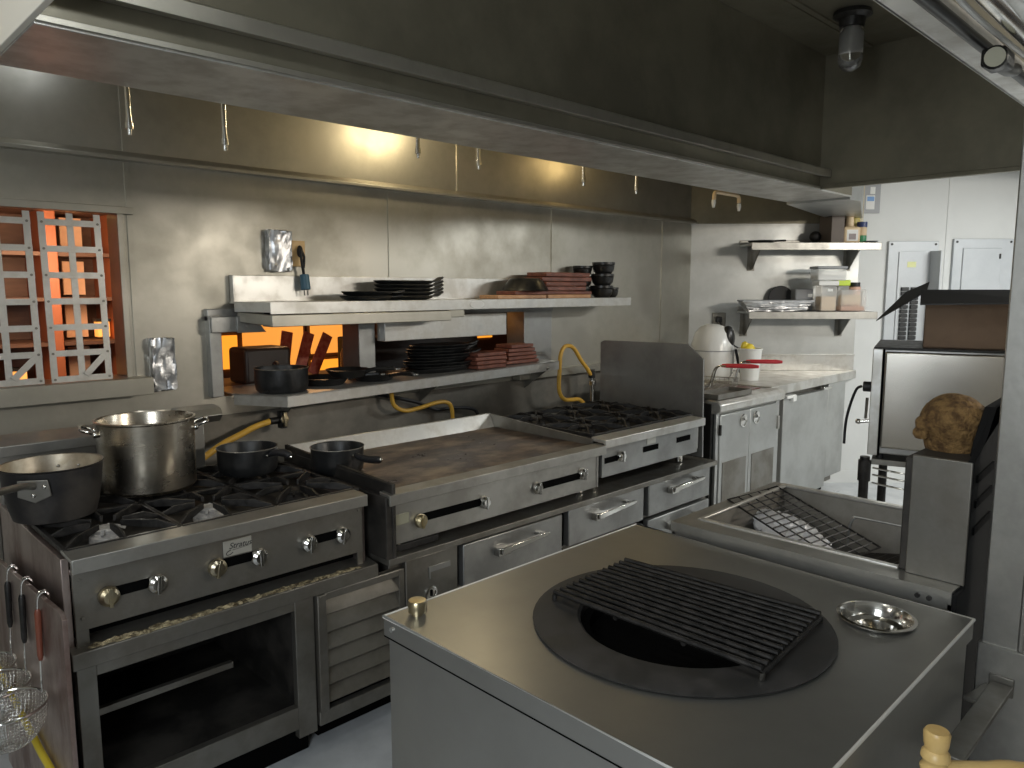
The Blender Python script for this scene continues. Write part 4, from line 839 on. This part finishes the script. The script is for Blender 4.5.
for z in (0.2, 0.3):
    part('stretcher', MB().tube([cpos(0, -.36, z), cpos(CW, -.36, z)], 0.009, 10), BAMBOO, ch); part('stretcher', MB().tube([cpos(0, 0, z), cpos(0, -.36, z)], 0.009, 10), BAMBOO, ch); part('stretcher', MB().tube([cpos(CW, 0, z), cpos(CW, -.36, z)], 0.009, 10), BAMBOO, ch)

# ================================================================== POTS ON THE RANGE
r = thing('stockpot', 'tall polished steel stockpot standing on the back of the range', 'pot', (0.912, 2.755, 0.925))
SPM = mat('pot_steel', (0.55, 0.50, 0.42), 0.27, 1.0, (0.40, 0.35, 0.28), 5, (1, 1, 2.5), 0.07)
part('body', MB().lathe([(0, 0), (0.146, 0), (0.156, 0.012), (0.157, 0.240), (0.163, 0.245), (0.163, 0.249), (0.156, 0.250), (0.153, 0.243), (0.152, 0.012), (0, 0.008)], (0.912, 2.755, 0.925), 56), SPM, r)
for sx, an in ((-1, 215), (1, 35)):
    a = math.radians(an-50); c = Vector((0.912, 2.755, 0.925+0.222)); d = Vector((math.cos(a), math.sin(a), 0)); t = Vector((-d.y, d.x, 0))
    mb = MB(); mb.tube(spline([c+d*0.155+t*-.045+Vector((0, 0, -.012)), c+d*0.185+t*-.047, c+d*0.200+t*-.035+Vector((0, 0, .006)), c+d*0.200+t*.035+Vector((0, 0, .006)), c+d*0.185+t*.047, c+d*0.155+t*.045+Vector((0, 0, -.012))]), 0.005, 8)
    for q in (-.045, .045): mb.sphere(c+d*0.157+t*q+Vector((0, 0, -.014)), 0.011, 10)
    part('handle', mb, CHROME, r)
SX, SY, SZ = 0.580, 2.59, 0.926
r = thing('saute_pan', 'wide blackened pan with pale worn inside, front left of the range', 'pan', (SX, SY, SZ))
part('body', MB().lathe([(0, 0), (0.092, 0), (0.112, 0.008), (0.122, 0.045), (0.133, 0.115), (0.137, 0.163), (0.141, 0.167), (0.138, 0.169)], (SX, SY, SZ), 56), PANOUT, r)
part('inside', MB().lathe([(0.140, 0.169), (0.135, 0.167), (0.130, 0.115), (0.119, 0.045), (0.109, 0.014), (0, 0.012)], (SX, SY, SZ), 56), ALU, r, label='pale worn aluminium inside')
hd = Vector((-0.55, -0.83, 0)).normalized(); ht = Vector((-hd.y, hd.x, 0)); hc = Vector((SX, SY, SZ+0.128))
mb = MB(); mb.prism([hc+hd*0.131+ht*-.045+Vector((0, 0, -.03)), hc+hd*0.139+ht*-.04+Vector((0, 0, .02)), hc+hd*0.139+ht*.04+Vector((0, 0, .02)), hc+hd*0.131+ht*.045+Vector((0, 0, -.03)), hc+hd*.129+Vector((0, 0, -.05))], hd*0.006)
part('bracket', mb, STEEL_D, r, 0.002)
for q, z in ((-.03, 0), (.03, 0), (0, -.025)): part('rivet', MB().sphere(hc+hd*0.141+ht*q+Vector((0, 0, z)), 0.007, 10), CHROME, r)
part('handle', MB().tube(spline([hc+hd*0.139, hc+hd*0.20+Vector((0, 0, .018)), hc+hd*0.28+Vector((0, 0, .03)), hc+hd*0.42+Vector((0, 0, .05))]), 0.010, 10), STEEL_D, r)
for q in (-.03, .03): part('inner_rivet', MB().sphere(Vector((SX, SY, SZ+0.13))-hd*0.126+ht*q, 0.006, 8), CHROME, r)
def saucepan(x, y, z, rad, h, adir, label, cat='saucepan', hl=0.15, rise=0.02, m=IRON_B, group=None):
    r = thing('black_saucepan', label, cat, (x, y, z), group)
    part('body', MB().lathe([(0, 0), (rad*.86, 0), (rad*.96, 0.012), (rad, 0.04), (rad, h-.003), (rad+.003, h), (rad-.002, h+.001), (rad-.005, h-.004), (rad-.006, 0.03), (rad*.85, 0.008), (0, 0.007)], (x, y, z), 48), m, r)
    part('rim', MB().tube([(x+(rad+.001)*math.cos(2*PI*k/48), y+(rad+.001)*math.sin(2*PI*k/48), z+h) for k in range(48)], 0.0022, 6, closed=True), STEEL_D, r)
    a = math.radians(adir); d = Vector((math.cos(a), math.sin(a), 0)); c = Vector((x, y, z+h-.022))
    hh = part('handle', MB().tube(spline([c+d*(rad-.002), c+d*(rad+.03)+Vector((0, 0, rise)), c+d*(rad+.08)+Vector((0, 0, rise*1.1)), c+d*(rad+hl)+Vector((0, 0, rise*.2))]), [0.009, .0092, .0095, .010, .011, .0115, .012, .0125, .013, .0135, .014, .0142, .0145, .0145, .0145, .0145, .0145, .0148, .015, .015, .015, .0148, .0145, .013, .009][:25], 12), RUBBER, r)
    part('end_cap', MB().sphere(c+d*(rad+hl)+Vector((0, 0, rise*.2)), 0.008, 10), CHROME, hh)
    t = Vector((-d.y, d.x, 0))
    for q in (-.014, .014): part('rivet', MB().sphere(c+d*(rad+.001)+t*q, 0.005, 8), CHROME, r)
    return r
saucepan(1.262, 2.72, 0.925, 0.110, 0.098, -70, 'black saucepan at the back right of the range, beside the yellow hose', hl=0.10, rise=0.012)
saucepan(1.592, 2.62, 0.889, 0.105, 0.102, -80, 'black saucepan standing on the left edge of the griddle', hl=0.14, rise=-0.008)

# ================================================================== PASS LEDGE AND SHELF
lg = thing('pass_ledge', 'long steel pass-through ledge with clipped left corner above the griddle', 'ledge', (2.6, 3.3, 1.14))
mb = MB()
LP = [(1.50, 3.50, 1.140), (1.505, 3.36, 1.139), (1.642, 3.11, 1.140), (3.573, 3.20, 1.164), (3.573, 3.395, 1.164), (3.46, 3.395, 1.164), (3.46, 3.62, 1.164), (1.50, 3.62, 1.140)]
mb.prism(LP, (0, 0, -0.006))
mb.prism([LP[1], LP[2], (LP[2][0], LP[2][1], 1.088), (LP[1][0], LP[1][1], 1.088)], (0.004, 0.004, 0)); mb.prism([LP[2], LP[3], (3.573, 3.20, 1.110), (1.642, 3.11, 1.088)], (0, 0.005, 0)); mb.prism([LP[3], LP[4], (3.573, 3.395, 1.11), (3.573, 3.20, 1.11)], (-0.004, 0, 0))
part('board', mb, STEEL_L, lg, 0.0015)
for x in (1.75, 2.6, 3.45): part('bracket', MB().prism([(x, 3.395, 1.128), (x, 3.17, 1.128), (x, 3.395, 0.98)], (0.006, 0, 0)), STEEL_D, lg)

us = thing('pass_shelf', 'steel shelf with heat-lamp beam above the pass-through, holding black pans', 'shelf', (2.8, 3.25, 1.56))
mb = MB(); mb.poly([(1.52, 3.395), (1.525, 3.35), (1.58, 3.12), (4.21, 3.12), (4.21, 3.395)], 1.553, 1.561); mb.box(1.58, 4.21, 3.117, 3.123, 1.508, 1.562); mb.box(4.204, 4.21, 3.12, 3.395, 1.508, 1.56)
mb.prism([(1.522, 3.35, 1.515), (1.522, 3.35, 1.56), (1.58, 3.12, 1.56), (1.58, 3.12, 1.515)], (0.003, 0.001, 0))
part('board', mb, STEEL_L, us, 0.0015)
mb = MB(); mb.box(1.525, 3.60, 3.384, 3.396, 1.56, 1.682); mb.box(1.525, 1.533, 3.36, 3.39, 1.555, 1.682)
part('riser', mb, STEEL_L, us, 0.002)
mb = MB(); mb.box(1.58, 2.605, 3.105, 3.20, 1.452, 1.505); mb.box(2.60, 2.72, 3.13, 3.22, 1.468, 1.515); mb.prism([(1.53, 3.34, 1.47), (1.53, 3.34, 1.515), (1.58, 3.12, 1.505), (1.58, 3.12, 1.455)], (0.04, 0.0, 0))
part('heat_lamp_beam', mb, STEEL_W, us, 0.003)
part('beam_gap', MB().box(1.59, 2.60, 3.135, 3.2, 1.500, 1.512), VOID, us)
mb = MB(); mb.box(2.30, 3.19, 3.285, 3.36, 1.345, 1.475); part('rear_lamp_beam', mb, STEEL_L, us, 0.003)
mb = MB(); mb.box(1.405, 1.60, 3.33, 3.345, 1.425, 1.495); mb.prism([(1.52, 3.322, 1.42), (1.66, 3.322, 1.42), (1.60, 3.322, 1.495), (1.52, 3.322, 1.495)], (0, 0.008, 0)); mb.cyl((1.565, 3.322, 1.455), (1.565, 3.316, 1.455), 0.008, n=10)
part('bracket', mb, STEEL_G, us, 0.002)
part('sticker', MB().lathe([(0, 0), (0.052, 0), (0.052, 0.002), (0, 0.002)], (2.80, 3.1165, 1.535), 28, Matrix(((1, 0, 0), (0, 0, -1), (0, 0.42, 0)))), PAPER, us, label='cream oval sticker')

# ---- black oval dishes on the shelf
OVALG = 'black oval pans on the pass shelf'
def oval_pan(name, x, y, z, lx, ly, label, group, curl=0.022, rz=0.0):
    r = thing(name, label, 'pan', (x, y, z), group); Mx = Matrix.Translation((x, y, z)) @ Matrix.Rotation(rz, 4, 'Z')
    mb = MB(Mx); n = 32; rings = []
    for f_, h in ((0.0, 0.0), (0.72, 0.0), (0.90, 0.009), (1.0, 0.021), (0.985, 0.024), (0.88, 0.013), (0.71, 0.004), (0.0, 0.004)):
        if f_ == 0: rings.append([mb.v((0, 0, h))]); continue
        rings.append([mb.v((lx*f_*math.cos(2*PI*k/n), ly*f_*math.sin(2*PI*k/n), h)) for k in range(n)])
    for A, B in zip(rings, rings[1:]):
        for k in range(n):
            q = []
            for t in (A[k % len(A)], A[(k+1) % n % len(A)], B[(k+1) % n % len(B)], B[k % len(B)]):
                if t not in q: q.append(t)
            if len(q) > 2: mb.f(q)
    part('dish', mb, IRON_B, r)
    mb = MB(Mx)
    s_ = 1
    mb.prism([(s_*lx*.93, -.022, .014), (s_*(lx+.02), -.026, .014), (s_*(lx+.06), -.026, .014+curl), (s_*(lx+.075), 0, .018+curl), (s_*(lx+.06), .026, .014+curl), (s_*(lx+.02), .026, .014), (s_*lx*.93, .022, .014)], (0, 0, .008))
    part('handle', mb, IRON_B, r, 0.002)
    return r
first = ('lowest', 'second', 'middle', 'fourth', 'topmost')
for k in range(5):
    oval_pan('oval_pan', 2.415, 3.26, 1.562+k*0.0195, 0.185, 0.10, first[k]+' black oval pan in the stack of five with upturned handles on the pass shelf', OVALG)
oval_pan('oval_pan', 2.13, 3.19, 1.562, 0.15, 0.085, 'lower of two black oval pans lying left of the stack on the pass shelf', OVALG, 0.008, 0.05)
oval_pan('oval_pan', 2.14, 3.195, 1.584, 0.14, 0.08, 'upper of two black oval pans lying left of the stack on the pass shelf', OVALG, 0.008, -0.08)
# ---- boards on the shelf
def board(x0, x1, y, z, h, label, m, group, rz=0.0, d=0.16):
    return solo('wooden_board', label, 'board', MB(Matrix.Translation(((x0+x1)/2, y, z)) @ Matrix.Rotation(rz, 4, 'Z')).box(-(x1-x0)/2, (x1-x0)/2, -d/2, d/2, 0, h), m, ((x0+x1)/2, y, z), 0.004, group)
G1 = 'wooden boards stacked on the pass shelf'
board(2.99, 3.40, 3.23, 1.562, 0.022, 'pale wooden board lying flat at the left foot of the board stack on the shelf', WOODL, G1)
board(3.42, 3.83, 3.235, 1.562, 0.022, 'pale-edged wooden board at the right foot of the board stack on the shelf', WOODL, G1)
board(3.14, 3.60, 3.25, 1.585, 0.022, 'red-brown board second from the bottom at the left of the shelf stack', WOOD, G1, 0.03)
board(3.60, 3.86, 3.255, 1.585, 0.020, 'short red-brown board second from the bottom at the right of the shelf stack', WOOD, G1, -0.04)
for k, (a, b, rz) in enumerate(((3.36, 3.80, -.05), (3.42, 3.82, .04), (3.40, 3.86, -.02), (3.41, 3.86, .06))):
    board(a, b, 3.26, 1.609+k*0.029, 0.026, ('third red-brown board from the bottom of the shelf stack', 'middle red-brown board of the shelf stack', 'red-brown board just below the top of the shelf stack', 'topmost red-brown board of the stack on the pass shelf')[k], WOOD, G1, rz)
r = thing('skillet', 'black skillet resting behind the left end of the shelf board stack', 'skillet', (3.30, 3.235, 1.610))
part('dish', MB().lathe([(0, 0.075), (0.085, 0.073), (0.105, 0.06), (0.145, 0.0), (0.139, 0.0), (0.10, 0.055), (0, 0.068)], (3.30, 3.235, 1.610), 36), IRON_B, r)
# ---- bowls
def bowl(x, y, z, rad, h, label):
    return solo('black_bowl', label, 'bowl', MB().lathe([(0, 0), (rad*.62, 0), (rad*.88, h*.3), (rad*.97, h*.72), (rad*.93, h*.74), (rad*1.0, h*.8), (rad, h), (rad*.95, h), (rad*.9, h*.5), (rad*.6, h*.12), (0, h*.12)], (x, y, z), 32), BLACK, (x, y, z), 0, 'black bowls stacked on the pass shelf')
for k, nm in enumerate(('bottom', 'middle', 'top')): bowl(4.02+0.004*k, 3.22-0.003*k, 1.562+0.077*k, 0.078, 0.080, nm+' black bowl in the front stack of three on the pass shelf')
for k, nm in enumerate(('bottom', 'middle', 'top')): bowl(3.925, 3.31, 1.562+0.069*k, 0.066, 0.072, nm+' black bowl in the rear stack beside the wooden boards')
bowl(4.17, 3.26, 1.562, 0.055, 0.068, 'small single black bowl at the right end of the pass shelf')

# ---- things on the ledge
saucepan(1.70, 3.27, 1.141, 0.122, 0.112, 70, 'black saucepan on the left end of the pass ledge', hl=0.12)
def skillet(x, y, z, rad, adir, label, tilt=0.0):
    r = thing('black_skillet', label, 'skillet', (x, y, z), 'black skillets on the pass ledge'); Mx = Matrix.Translation((x, y, z))
    part('dish', MB(Mx).lathe([(0, 0), (rad*.75, 0), (rad*.95, 0.028), (rad, 0.036), (rad*.97, 0.037), (rad*.74, 0.005), (0, 0.004)], (0, 0, 0), 36), BLACK, r)
    a = math.radians(adir); d = Vector((math.cos(a), math.sin(a), 0)); c = Vector((x, y, z))
    h = part('handle', MB().tube(spline([c+d*rad*.95+Vector((0, 0, .030)), c+d*(rad+.06)+Vector((0, 0, .042)), c+d*(rad+.15)+Vector((0, 0, .046))]), 0.011, 10), BLACK, r)
    part('end_ring', MB().lathe([(0.009, -.004), (0.018, -.004), (0.018, .004), (0.009, .004), (0.009, -.004)], c+d*(rad+.165)+Vector((0, 0, .046)), 20), CHROME, h)
    return r
skillet(1.965, 3.34, 1.145, 0.125, -35, 'black skillet behind, right next to the ledge saucepan')
skillet(2.06, 3.27, 1.184, 0.11, -62, 'black skillet resting on top of the ledge skillets')
skillet(2.235, 3.30, 1.148, 0.12, -78, 'shiny black skillet with chrome handle ring pointing to the ledge front')
G2 = 'black oval platters stacked on the pass ledge'
for k in range(9):
    z = 1.154+k*0.0165
    oval_pan('oval_platter', 2.70+0.012*math.sin(k*1.7), 3.335+0.01*math.cos(k*2.1), z, 0.235-0.004*k, 0.115, ('bottom', 'second', 'third', 'fourth', 'fifth', 'sixth', 'seventh', 'eighth', 'topmost')[k]+' platter in the tall stack of black platters on the pass ledge', G2, 0.014, 0.08*math.sin(k*2.3))
G3 = 'wooden boards stacked on the pass ledge'
for k in range(4):
    board(2.875, 3.11, 3.262, 1.160+k*0.024, 0.021, ('bottom', 'second', 'third', 'top')[k]+' red-brown board of the left stack on the pass ledge', WOOD, G3, 0.05*math.sin(k*2+1), 0.12)
for k in range(5):
    board(3.165+0.01*k, 3.45-0.012*k, 3.33, 1.164+k*0.024, 0.021, ('bottom', 'second', 'third', 'fourth', 'top')[k]+' red-brown board of the right stack on the pass ledge', WOOD, G3, 0.06*math.sin(k*1.7), 0.14)

# ================================================================== WALL FITTINGS AND HOSES
def foil_box(x0, x1, z0, z1, label):
    mb = MB(); mb.box(x0, x1, 3.365, 3.398, z0, z1); bmesh.ops.subdivide_edges(mb.bm, edges=mb.bm.edges[:], cuts=7, use_grid_fill=True)
    for v_ in mb.bm.verts:
        if v_.co.y < 3.397: v_.co += Vector((random.uniform(-.004, .004), random.uniform(-.011, .004), random.uniform(-.005, .005)))
    return solo('foil_wrapped_box', label, 'foil cover', mb, FOIL, ((x0+x1)/2, 3.39, (z0+z1)/2), group='foil-covered wall boxes')
foil_box(1.708, 1.826, 1.705, 1.895, 'foil-wrapped wall box beside the beige outlet')
foil_box(1.155, 1.255, 1.185, 1.408, 'foil-wrapped wall box between the lattice window and the pass-through')
r = thing('beige_outlet', 'beige wall outlet with a black cord plugged in above the pass shelf', 'outlet', (1.875, 3.39, 1.79))
part('plate', MB().box(1.838, 1.912, 3.388, 3.398, 1.728, 1.852), BEIGE, r, 0.003)
part('plug', MB().sphere((1.875, 3.374, 1.80), 1, 14, (0.014, 0.018, 0.03)), RUBBER, r)
r = thing('dangling_cord', 'short black cord ending in a blue-grey connector, hanging from the beige outlet', 'cord', (1.88, 3.35, 1.68))
part('cable', MB().tube(spline([(1.875, 3.362, 1.815), (1.868, 3.352, 1.79), (1.872, 3.352, 1.74), (1.882, 3.358, 1.70), (1.882, 3.355, 1.675)]), 0.007, 8).tube(spline([(1.878, 3.36, 1.80), (1.885, 3.352, 1.77), (1.88, 3.352, 1.72)]), 0.006, 8), RUBBER, r)
part('connector', MB().cyl((1.882, 3.352, 1.69), (1.884, 3.345, 1.615), 0.022, 0.024, 12), TEAL, r, 0.004)
for dx in (-.010, .008): part('prong', MB().cyl((1.884+dx, 3.343, 1.615), (1.884+dx, 3.343, 1.588), 0.004, n=8), CHROME, r)
r = thing('gas_hose', 'yellow gas hose running from the wall valve down behind the range', 'hose', (1.5, 3.3, 0.95), 'yellow gas hoses behind the equipment')
part('tube', MB().tube(spline([(1.20, 3.26, 0.82), (1.335, 3.28, 0.889), (1.42, 3.29, 0.930), (1.499, 3.30, 0.955), (1.58, 3.30, 0.985), (1.655, 3.30, 1.0)]), 0.0145, 10), HOSE, r)
part('fitting', MB().cyl((1.645, 3.30, 1.0), (1.70, 3.30, 1.0), 0.017, n=12).box(1.695, 1.725, 3.28, 3.32, 0.96, 1.04), IRON, r, 0.003); part('valve_key', MB().cyl((1.71, 3.27, 1.005), (1.71, 3.28, 1.005), 0.02, n=12).box(1.702, 1.718, 3.262, 3.275, 0.97, 1.04), BRASS, r, 0.002)
r = thing('gas_hose', 'yellow gas hose drooping below the ledge behind the griddle', 'hose', (2.6, 3.3, 0.97), 'yellow gas hoses behind the equipment')
part('tube', MB().tube(spline([(2.345, 3.30, 1.07), (2.36, 3.30, 1.0), (2.43, 3.30, 0.962), (2.53, 3.30, 0.965), (2.65, 3.30, 0.982), (2.73, 3.30, 0.975), (2.765, 3.30, 0.93), (2.77, 3.30, 0.80)]), 0.012, 10), HOSE, r)
part('fitting', MB().cyl((2.77, 3.30, 0.80), (2.77, 3.30, 0.70), 0.016, n=10), IRON, r)
r = thing('gas_hose', 'yellow gas hose looping up at the right end of the ledge to a steel valve', 'hose', (3.75, 3.25, 1.0), 'yellow gas hoses behind the equipment')
part('tube', MB().tube(spline([(3.965, 3.25, 1.045), (3.94, 3.245, 1.05), (3.90, 3.24, 1.09), (3.835, 3.235, 1.145), (3.76, 3.23, 1.225), (3.70, 3.225, 1.252), (3.645, 3.225, 1.243), (3.615, 3.225, 1.19), (3.608, 3.225, 1.10), (3.602, 3.225, 1.02), (3.61, 3.225, 0.955), (3.66, 3.23, 0.905), (3.75, 3.24, 0.892), (3.83, 3.25, 0.885), (3.88, 3.25, 0.855)]), 0.0135, 10), HOSE, r)
part('valve', MB().cyl((3.965, 3.25, 1.03), (3.968, 3.25, 0.86), 0.018, n=14).cyl((3.966, 3.25, 1.0), (3.966, 3.25, 0.97), 0.026, n=8).cyl((3.88, 3.25, 0.83), (3.99, 3.25, 0.83), 0.022, n=12), CHROME, r)
part('fitting', MB().cyl((3.96, 3.25, 1.075), (3.966, 3.25, 1.02), 0.024, n=12), IRON, r)
solo('black_cable', 'black cable running below the ledge toward the griddle back', 'cable', MB().tube(spline([(2.20, 3.345, 1.08), (2.35, 3.345, 1.045), (2.55, 3.345, 0.99), (2.68, 3.345, 0.935), (2.82, 3.34, 0.93), (2.97, 3.33, 0.90), (3.0, 3.32, 0.80)]), 0.010, 8), RUBBER, (2.5, 3.3, 1.0))

# ================================================================== LATTICE FRAMES IN THE LEFT WINDOW
def lattice(x0, x1, label):
    r = thing('lattice_frame', label, 'lattice', ((x0+x1)/2, 3.36, 1.254), 'metal lattices in the left window')
    lean = Matrix.Translation((0, 3.345, 1.254)) @ Matrix.Rotation(math.radians(-2.5), 4, 'X') @ Matrix.Translation((0, -3.345, -1.254))
    H0, H1 = 1.254, 1.915; n = 6; wd = 0.024
    for x in (x0, (x0+x1)/2, x1): part('upright', MB(lean).box(x-wd/2, x+wd/2, 3.343, 3.347, H0, H1), STEEL_L, r)
    for k in range(7):
        z = H0+0.012+(H1-H0-0.02)*k/6.3
        cb_ = part('crossbar', MB(lean).box(x0-wd/2, x1+wd/2, 3.339, 3.343, z-wd/2, z+wd/2), STEEL_L, r)
        for x in (x0, x1): part('rivet', MB(lean).cyl((x, 3.339, z), (x, 3.336, z), 0.005, n=8), STEEL_D, cb_)
    z0, z1 = H0+0.012, H0+0.012+(H1-H0-0.02)/6.3
    part('diagonal', MB(lean).bar(((x0+x1)/2+.012, 3.337, z0+.012), (x1-.012, 3.337, z1-.012), 0.024, 0.004, (0, 1, 0)), STEEL_L, r)
lattice(0.782, 0.978, 'riveted metal lattice standing at the right of the left window')
lattice(0.53, 0.733, 'riveted metal lattice at the left of the left window, cut by the picture edge')

# ================================================================== DINING ROOM THROUGH THE WINDOWS
bc = thing('bar_counter', 'dark wooden bar counter beyond the pass-through', 'counter', (2.5, 3.85, 0))
part('top', MB().box(1.3, 3.7, 3.63, 4.1, 1.09, 1.125), BRICKP, bc, 0.003); part('front', MB().box(1.32, 3.68, 3.66, 4.05, 0, 1.09), BRICKP, bc)
wc = thing('wooden_rack', 'dark wooden display rack with lit tan panels seen through the lattice window', 'rack', (1.1, 4.5, 0))
part('back', MB().box(0.35, 1.75, 4.60, 4.63, 0.0, 2.35), BRICKP, wc)
for x in (0.36, 0.66, 0.98, 1.30, 1.62): part('post', MB().box(x, x+0.05, 4.18, 4.60, 0.0, 2.35), mat('orange_wood', (0.40, 0.13, 0.06), 0.5) if 'orange_wood' not in MATS else MATS['orange_wood'], wc, 0.003)
for z in (0.9, 1.12, 1.34, 1.56, 1.78, 2.0, 2.22): part('shelf', MB().box(0.36, 1.67, 4.22, 4.60, z, z+0.018), BRICKP, wc)
for x in (0.46, 1.10, 1.42):
    for z in (1.15, 1.37, 1.59, 1.81): part('panel', MB().box(x, x+0.10, 4.40, 4.42, z, z+0.17), TANP, wc)
for i, (x, z) in enumerate(((0.58, 1.16), (0.86, 1.15), (1.25, 1.38))):
    r = thing('small_lantern', ('glowing amber lantern low in the rack, left', 'glowing amber lantern low in the rack, middle', 'glowing amber lantern in the rack, right')[i], 'lantern', (x, 4.34, z), 'amber lanterns in the rack')
    part('glass', MB().box(x-.03, x+.03, 4.31, 4.37, z-.01, z+.07), AMBER2, r, 0.004); part('cap', MB().box(x-.035, x+.035, 4.305, 4.375, z+.07, z+.085), IRON, r)
r = thing('ceiling_lamp', 'small glowing lamp behind the top of the lattice window', 'lamp', (0.95, 3.9, 2.03))
part('glow', MB().sphere((0.90, 3.9, 1.995), 1, 12, (0.055, 0.03, 0.012)).sphere((1.02, 3.92, 1.992), 1, 10, (0.025, 0.02, 0.012)), LAMPW, r); part('mount', MB().box(0.82, 1.08, 3.87, 3.95, 2.005, 2.03).cyl((0.95, 3.91, 2.03), (0.95, 3.91, 2.6), 0.01), BRICKP, r)
def amber(x0, x1, z0, z1, m, label):
    r = thing('backlit_panel', label, 'lit panel', ((x0+x1)/2, 4.62, z0), 'backlit amber panels beyond the pass-through')
    part('screen', MB().box(x0, x1, 4.60, 4.62, z0, z1), m, r); part('frame', MB().box(x0-.02, x1+.02, 4.615, 4.65, 0.0 if z0 < 1.15 else z0-.02, z1+.02), BRICKP, r)
amber(1.96, 2.10, 1.12, 1.33, AMBER, 'small glowing orange panel at the left edge of the pass-through')
amber(2.14, 2.56, 1.10, 1.42, AMBER2, 'pale amber lit panel behind the red menu cards')
amber(2.62, 2.99, 1.18, 1.42, AMBER2, 'pale amber lit panel at the right, above the glass jar')
amber(2.62, 2.99, 0.95, 1.135, AMBER, 'glowing orange panel low behind the skillets')
amber(4.02, 4.30, 1.22, 1.30, AMBER, 'small amber panel far right behind the black platters')
def card(x, z, m, label):
    r = solo('menu_card', label, 'menu card', MB(Matrix.Translation((x, 3.95, 1.126)) @ Matrix.Rotation(math.radians(14+90*(x-2.07)), 4, 'Y') @ Matrix.Rotation(math.radians(-8), 4, 'X')).box(-.034, .034, -.004, .004, 0, 0.26).box(-.025, .025, -.005, -.004, .03, .09).box(-.025, .025, -.005, -.004, .13, .2), m, (x, 3.95, 1.126), 0.001, 'menu cards on the bar counter')
for x, lb in ((2.06, 'red menu card leaning at the left of the pass-through opening'), (2.16, 'red menu card leaning in the middle of the pass-through opening'), (2.25, 'red menu card leaning nearest the window post')): card(x, 0, REDW, lb)
solo('dark_canister', 'dark square canister behind the ledge saucepan', 'canister', MB().box(1.725, 1.985, 3.70, 3.90, 1.126, 1.315), mat('dark_canister', (0.035, 0.022, 0.017), 0.4), (1.85, 3.8, 1.126), 0.02, seg=3)
r = thing('glass_jar', 'amber glass jar with dark lid beside the window post', 'jar', (2.375, 3.76, 1.126))
part('body', MB().lathe([(0, 0), (0.042, 0), (0.044, 0.02), (0.044, 0.13), (0.03, 0.155), (0, 0.155)], (2.375, 3.76, 1.126), 24), mat('amber_glass', (0.55, 0.26, 0.10), 0.15, trans=0.5), r); part('lid', MB().lathe([(0.032, 0.155), (0.034, 0.16), (0.034, 0.19), (0, 0.19)], (2.375, 3.76, 1.126), 20), CARD, r)
solo('dark_cabinet', 'dark box standing behind the black platters in the pass-through', 'box', MB().box(2.48, 3.42, 3.80, 4.05, 1.126, 1.33), mat('dark_box', (0.018, 0.014, 0.013), 0.5), (2.95, 3.9, 1.126), 0.01)
